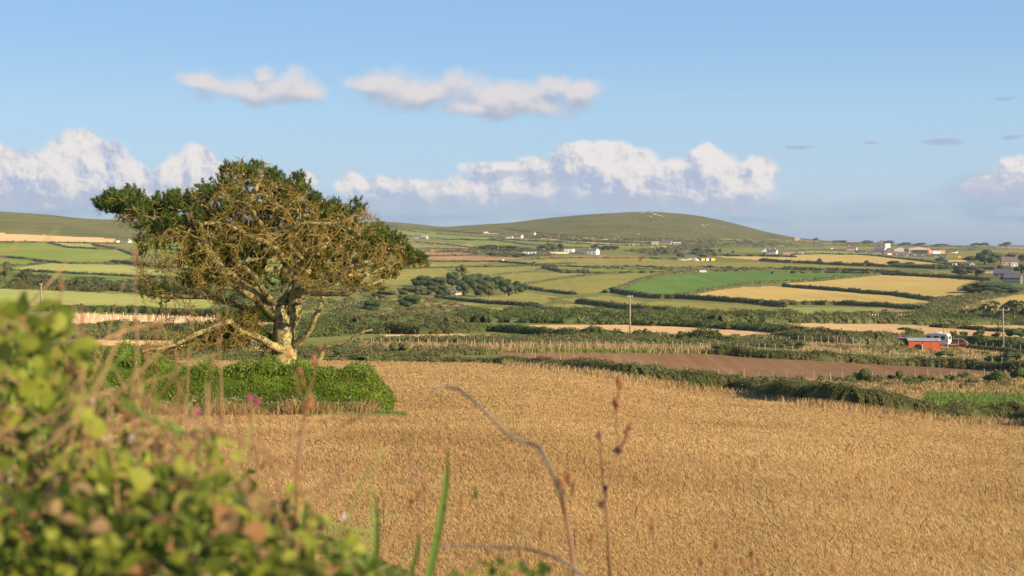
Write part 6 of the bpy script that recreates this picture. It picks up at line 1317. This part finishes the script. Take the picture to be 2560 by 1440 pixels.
def blade(u0,v0,u1,v1,wpx,d,label):
    q=np.linspace(0,1,9); u=u0+(u1-u0)*q+14*np.sin(q*2.4); v=v0+(v1-v0)*q; C=Qp(u,v,d); base=C[0].copy(); w=wpx*d/F*.5*np.sqrt(np.clip(1-q**3,0.01,1)); C=C-base
    V=np.stack([C-np.array([1,.2,0])*w[:,None],C+np.array([0,.004,0]),C+np.array([1,.2,0])*w[:,None]],1).reshape(-1,3); i=np.arange(8)[:,None]*3; Fq=np.concatenate([i+np.array([0,1,4,3]),i+np.array([1,2,5,4])])
    rt=tag(empty('grass_plant',tuple(base)),label,'grass','broad green grass blades'); MB().add(V,[Fq],.5).build('blade',M['grassblade'],rt,True)
blade(1062,1480,1112,1135,20,1.9,'tall broad green grass blade over the wheat'); blade(925,1480,930,1240,16,1.7,'green grass blade at the right end of the brambles'); blade(800,1450,860,1330,34,1.4,'wide green blade low at the bottom'); blade(950,1480,880,1380,30,1.3,'wide green blade leaning left at the bottom'); blade(1180,1250,1172,1215,8,1.9,'short green blade tip over the wheat') 
blade(700,1500,760,1240,18,1.6,'green blade among the brambles, left of the end'); blade(1000,1500,1040,1330,14,1.6,'slim green blade left of the tall one')
for i,(u,v,lb) in enumerate([(1297,1242,'single plantain head beside the grey stem'),(1355,1322,'plantain head low beside the grey stem'),(1283,1295,'plantain head left of the grey stem foot'),(1152,1252,'red-brown plantain head over the wheat'),(1630,1312,'faint reddish head right of the branching seed stem'),
  (1789,1362,'reddish head at the lower right'),(1858,1402,'left head of the group at the bottom right'),(1880,1388,'tallest head of the group at the bottom right'),(1900,1410,'right head of the group at the bottom right'),(1815,1428,'low head left of the bottom right group'),(2085,1420,'lone head furthest right at the bottom'),(1752,1400,'thin head near the bottom, right half'),(1480,1350,'low brown head beside the branching seed stem'),(1300,1385,'low head near the bottom middle'),(1030,1255,'brown head left of the tall green blade'),(1060,1215,'paired small heads left of the tall green blade')]):
    plant('plantain_head',lb,'plant',[(u,v+6),(u+(-1)**i*5,v+60),(u+(-1)**i*9,v+190)],1.8+.03*i,3.2,'stem_tan',[(u,v,8,17)],group='small brown plantain heads in front of the wheat')
CP='long bramble canes in the foreground'
for q,d,w,m,lb in [([(470,770),(420,803),(330,822),(240,862),(185,905),(150,965),(120,1050)],1.5,8,'stem_tan','long tan cane sloping down from the pine branches'),([(-60,1195),(60,1190),(170,1182),(300,1150),(380,1100)],1.4,11,'stem_tan','thick tan cane lying across the left brambles'),
  ([(910,1038),(860,1062),(800,1085),(730,1105),(650,1170)],1.8,5,'stem_tan','pale straw stem pointing right over the wheat'),([(905,1038),(1000,1040),(850,1036),(770,1050)][::1],1.9,4,'stem_tan','thin pale stem lying level at the hedge foot'),([(480,1040),(450,1048),(410,1058),(330,1100)],1.7,5,'stem_tan','short pale stem left of the pink flower'),
  ([(20,740),(60,860),(80,960),(110,1100),(140,1250)],1.6,8,'stem_green','green bramble cane at the left edge'),([(1060,1360),(1150,1365),(1300,1370),(1390,1395),(1460,1440)],1.9,7,'stem_grey','low grey stem running along the bottom to the seed stem'),
  ([(1055,1225),(1020,1270),(985,1320),(960,1400)],1.9,5,'stem_tan','thin tan stem left of the tall green blade'),([(860,1215),(940,1200),(1040,1202)],1.9,4,'stem_tan','faint level stem over the wheat'),([(780,1260),(785,1350),(790,1450)],1.6,13,'stem_tan','short thick pale stalk at the right end of the brambles'),([(590,1020),(600,1120),(580,1250)],1.7,6,'stem_rust','upright brown stalk in the brambles'),([(455,1120),(460,1250),(450,1330)],1.5,14,'stem_rust','thick rusty stalk in the centre of the brambles')]:
    plant('bramble',lb,'cane',q,d,w,m,group=CP)
HAZE=5.5e-5
# ------------------------------------------------------------------ camera, sun, sky
cam=bpy.data.cameras.new('camera'); cam.lens=50.0; cam.sensor_width=36.0; cam.clip_start=.05; cam.clip_end=120000
cam.shift_y=(VH-720)/2560.0
cam.dof.use_dof=True; cam.dof.focus_distance=75.0; cam.dof.aperture_fstop=7.5
co=bpy.data.objects.new('camera',cam); COL.objects.link(co); co.rotation_euler=(math.radians(90),0,0); SC.camera=co
SUN_EL=math.radians(21); SUN_AZ=math.radians(128)   # azimuth clockwise from the view direction (+Y)
sd=np.array([math.sin(SUN_AZ)*math.cos(SUN_EL),math.cos(SUN_AZ)*math.cos(SUN_EL),math.sin(SUN_EL)])
from mathutils import Vector
L=bpy.data.lights.new('sun','SUN'); L.energy=5.0; L.angle=math.radians(.53); L.color=(1.0,.81,.56)
lo=bpy.data.objects.new('sun',L); COL.objects.link(lo); lo.rotation_euler=Vector(-sd).to_track_quat('-Z','Y').to_euler()
w=bpy.data.worlds.new('World'); SC.world=w; w.use_nodes=True; nt=w.node_tree; nt.nodes.clear()
out=N(nt,'ShaderNodeOutputWorld'); sky=N(nt,'ShaderNodeTexSky',sky_type='NISHITA'); sky.sun_disc=False
sky.sun_elevation=SUN_EL; sky.sun_rotation=SUN_AZ; sky.altitude=0; sky.air_density=1.0; sky.dust_density=.35; sky.ozone_density=2.2
SKYS=.115
tc=N(nt,'ShaderNodeTexCoord'); sep=N(nt,'ShaderNodeSeparateXYZ'); nt.links.new(tc.outputs['Generated'],sep.inputs[0])
ay=math_(nt,'MAXIMUM',math_(nt,'ABSOLUTE',sep.outputs[1]),.02)
cu=math_(nt,'MULTIPLY',math_(nt,'DIVIDE',sep.outputs[0],ay),F/1000); cv=math_(nt,'MULTIPLY',math_(nt,'DIVIDE',sep.outputs[2],ay),F/1000)
cmb=N(nt,'ShaderNodeCombineXYZ'); nt.links.new(cu,cmb.inputs[0]); nt.links.new(cv,cmb.inputs[1]); PV=cmb.outputs[0]
def cloudgroup(name,puffs,namp,nsc,det=7,rough=.6,warp=.03):
    """union of soft ellipses (x,y,rx,ry in thousandths of the focal plane) roughened by fractal noise"""
    g=bpy.data.node_groups.new(name,'ShaderNodeTree'); g.interface.new_socket('P',in_out='INPUT',socket_type='NodeSocketVector'); g.interface.new_socket('D',in_out='OUTPUT',socket_type='NodeSocketFloat')
    gi=N(g,'NodeGroupInput'); go=N(g,'NodeGroupOutput')
    nz=N(g,'ShaderNodeTexNoise',noise_dimensions='2D'); nz.inputs['Scale'].default_value=nsc*.8; nz.inputs['Detail'].default_value=3; g.links.new(gi.outputs[0],nz.inputs['Vector'])
    sb=N(g,'ShaderNodeVectorMath',operation='SUBTRACT'); sb.inputs[1].default_value=(.5,.5,.5); g.links.new(nz.outputs['Color'],sb.inputs[0])
    sc=N(g,'ShaderNodeVectorMath',operation='SCALE'); sc.inputs['Scale'].default_value=warp*2; g.links.new(sb.outputs[0],sc.inputs[0])
    ad=N(g,'ShaderNodeVectorMath',operation='ADD'); g.links.new(gi.outputs[0],ad.inputs[0]); g.links.new(sc.outputs[0],ad.inputs[1]); pv=ad.outputs[0]
    cur=None
    for (px,py,rx,ry) in puffs:
        x,y=(px-1280)/1000,(VH-py)/1000; rx,ry=rx/1000,ry/1000
        m=N(g,'ShaderNodeVectorMath',operation='MULTIPLY_ADD'); g.links.new(pv,m.inputs[0]); m.inputs[1].default_value=(1/rx,1/ry,0); m.inputs[2].default_value=(-x/rx,-y/ry,0)
        l=N(g,'ShaderNodeVectorMath',operation='LENGTH'); g.links.new(m.outputs[0],l.inputs[0])
        v=math_(g,'SUBTRACT',1.0,l.outputs['Value'])
        cur=v if cur is None else math_(g,'SMOOTH_MAX',cur,v,.12)
    n2=N(g,'ShaderNodeTexNoise',noise_dimensions='2D'); n2.inputs['Scale'].default_value=nsc; n2.inputs['Detail'].default_value=det; n2.inputs['Roughness'].default_value=rough; g.links.new(gi.outputs[0],n2.inputs['Vector'])
    vo=N(g,'ShaderNodeTexVoronoi',voronoi_dimensions='2D',feature='SMOOTH_F1'); vo.inputs['Scale'].default_value=nsc*2.0; vo.inputs['Smoothness'].default_value=.5; g.links.new(pv,vo.inputs['Vector'])
    r=math_(g,'ADD',math_(g,'MULTIPLY',math_(g,'SUBTRACT',n2.outputs['Fac'],.5),namp*2),math_(g,'MULTIPLY',math_(g,'SUBTRACT',.45,vo.outputs['Distance']),namp*.45))
    g.links.new(math_(g,'ADD',cur,r),go.inputs[0]); return g
def use(g,vec):
    n=N(nt,'ShaderNodeGroup'); n.node_tree=g; nt.links.new(vec,n.inputs[0]); return n.outputs[0]
def off(dx,dy):
    a=N(nt,'ShaderNodeVectorMath',operation='ADD'); nt.links.new(PV,a.inputs[0]); a.inputs[1].default_value=(dx,dy,0); return a.outputs[0]
def mr(x,a,b,c=0.,d=1.,smooth=True):
    n=N(nt,'ShaderNodeMapRange',interpolation_type='SMOOTHSTEP' if smooth else 'LINEAR'); nt.links.new(x,n.inputs[0])
    for i,q in enumerate((a,b,c,d)): n.inputs[i+1].default_value=q
    return n.outputs[0]
CUM=[(205,375,75,62),(150,420,110,75),(30,430,110,80),(270,410,95,70),(320,450,80,70),(90,480,260,60),(495,395,55,45),(450,440,75,60),(520,450,90,70),(415,455,60,50),(380,490,260,60),
 (760,445,60,30),(880,460,60,28),(970,470,75,38),(1060,490,90,40),(1215,425,80,26),(1290,430,90,32),(1360,450,80,40),(1215,475,110,45),(1330,480,90,40),
 (1420,385,65,42),(1460,375,55,32),(1530,380,75,42),(1500,420,130,65),(1600,420,80,60),(1650,450,110,55),(1770,390,55,42),(1800,430,110,60),(1890,430,55,50),(1860,480,95,50),(1720,490,160,45),(1560,470,160,50),(1340,412,70,30),
 (2545,415,60,35),(2570,450,120,55),(2480,470,90,35),(-200,400,200,90),(-500,440,250,80),(2850,430,200,70),(3200,460,250,60)]
SOFT=[(640,218,210,54),(655,180,46,34),(760,232,90,40),(520,212,100,30),(925,212,80,44),(1060,232,210,60),(1280,240,220,66),(1370,212,90,44),(1440,235,90,60),(1180,265,170,30),(1340,270,160,32)]
WISP=[(2350,357,62,12),(2000,367,45,8),(2180,358,30,6),(2535,341,38,7),(2510,247,38,6)]
BANK=[(150,510,420,60),(600,510,420,60),(1050,520,380,52),(1500,520,380,52),(1900,525,260,42),(2450,490,220,40),(2500,455,200,60),(2560,520,300,45),(2200,525,260,35),(-400,520,400,70),(3000,520,400,60),(1260,455,150,20),(1330,430,110,18)]
SHD=[(1250,437,60,16),(1330,440,95,24),(1300,505,75,34),(1380,500,60,30),(1120,512,50,24),(1030,520,60,20),(1400,455,45,30),(125,462,42,26),(60,500,80,30),(250,505,90,26),(470,470,16,40),(1690,500,80,22),(1560,515,120,24),(1820,512,110,20),(1640,470,30,16),(2470,455,90,26),(2540,490,90,40),(2400,470,60,14),(1745,430,30,26),(900,505,60,18),(700,490,60,20)]
gS=cloudgroup('shade',SHD,.5,11,6,.6,.03)
gA=cloudgroup('cumulus',CUM,.42,9,8,.58,.022); gB=cloudgroup('strato',SOFT,.62,8,7,.62,.03); gC=cloudgroup('wisp',WISP,.5,16,4,.6,.01); gD=cloudgroup('bank',BANK,.5,4,5,.6,.03)
dA=use(gA,PV); dA2=use(gA,off(.022,.020)); dA3=use(gA,off(.008,.008)); dB=use(gB,PV); dB2=use(gB,off(.006,.034)); dC=use(gC,PV); dS=use(gS,PV); dD=use(gD,PV); dD2=use(gD,off(.03,.03))
CB=1.0
def bg(col,s):
    b=N(nt,'ShaderNodeBackground')
    if isinstance(col,tuple): b.inputs[0].default_value=(*col,1)
    else: nt.links.new(col,b.inputs[0])
    b.inputs[1].default_value=s; return b.outputs[0]
def mixs(a,b,f):
    m=N(nt,'ShaderNodeMixShader'); nt.links.new(f,m.inputs[0]); nt.links.new(a,m.inputs[1]); nt.links.new(b,m.inputs[2]); return m.outputs[0]
CS=.50    # cloud radiance that shows as near white at this exposure
nis=mix(nt,sky.outputs[0],(SKYS,SKYS*.93,SKYS),1.0,'MULTIPLY'); zz=math_(nt,'MAXIMUM',sep.outputs[2],0.0)
grad=ramp(nt,math_(nt,'POWER',zz,.5),[(0,(.115,.19,.30)),(.1,(.15,.235,.34)),(.20,(.205,.31,.415)),(.30,(.195,.32,.44)),(.38,(.145,.275,.43)),(.6,(.10,.21,.40)),(1,(.06,.15,.32))])
skyc=mix(nt,nis,grad,.86)
S=bg(skyc,1.0)
# low grey-blue bank
rel=mr(math_(nt,'SUBTRACT',dD,dD2),-.25,.25)
S=mixs(S,bg(mix(nt,(.27,.42,.62),(.43,.56,.72),rel),CS),math_(nt,'MULTIPLY',mr(dD,.05,.75),.62))
# cumulus: lit where it thins towards the sun, blue-grey deep in and low down
def bil(vec,sc,det=6):
    n=N(nt,'ShaderNodeTexNoise',noise_dimensions='2D'); n.inputs['Scale'].default_value=sc; n.inputs['Detail'].default_value=det; n.inputs['Roughness'].default_value=.58; nt.links.new(vec,n.inputs['Vector']); return n.outputs['Fac']
wb=math_(nt,'ADD',math_(nt,'MULTIPLY',math_(nt,'SUBTRACT',bil(PV,8),bil(off(.020,.018),8)),3.6),math_(nt,'MULTIPLY',math_(nt,'SUBTRACT',bil(PV,26,4),bil(off(.007,.006),26,4)),1.7))
big=math_(nt,'MULTIPLY',math_(nt,'SUBTRACT',dA,dA2),-.55)
f=math_(nt,'ADD',math_(nt,'ADD',.63,wb),math_(nt,'ADD',math_(nt,'MULTIPLY',math_(nt,'SUBTRACT',dA,dA2),.45),math_(nt,'MULTIPLY',math_(nt,'SUBTRACT',mr(cv,.07,.20),1.0),.34)),clamp=True)
colA=ramp(nt,f,[(0,(.46,.55,.76)),(.35,(.66,.69,.80)),(.65,(.86,.82,.82)),(1,(.98,.92,.89))])
S=mixs(S,bg(colA,CS),math_(nt,'MULTIPLY',mr(dA,.02,.36),math_(nt,'ADD',math_(nt,'MULTIPLY',mr(cv,.03,.16),.9),.05)))
S=mixs(S,bg((.50,.60,.80),CS*.92),math_(nt,'MULTIPLY',mr(dS,.05,.55),.72))
relB=mr(math_(nt,'SUBTRACT',dB,dB2),-.5,.5)
S=mixs(S,bg(mix(nt,(.46,.50,.64),(.86,.80,.80),relB),CS),math_(nt,'MULTIPLY',mr(dB,.02,.75),.92))
S=mixs(S,bg((.42,.52,.70),CS),math_(nt,'MULTIPLY',mr(dC,.0,.6),.85))
nt.links.new(S,out.inputs[0])
SC.view_settings.view_transform='Standard'; SC.view_settings.look='None'; SC.view_settings.gamma=1.0; SC.view_settings.exposure=.85
SC.view_settings.use_curve_mapping=False

# the air between here and the hill
hz,nt2,out2=newmat('haze'); pv=N(nt2,'ShaderNodeVolumePrincipled'); pv.inputs['Density'].default_value=HAZE; pv.inputs['Color'].default_value=(.92,.95,1,1); pv.inputs['Anisotropy'].default_value=.2
nt2.links.new(pv.outputs[0],out2.inputs['Volume'])
tag(MB().box((0,2300,20),(12000,5200,260)).build('haze',hz),kind='stuff')
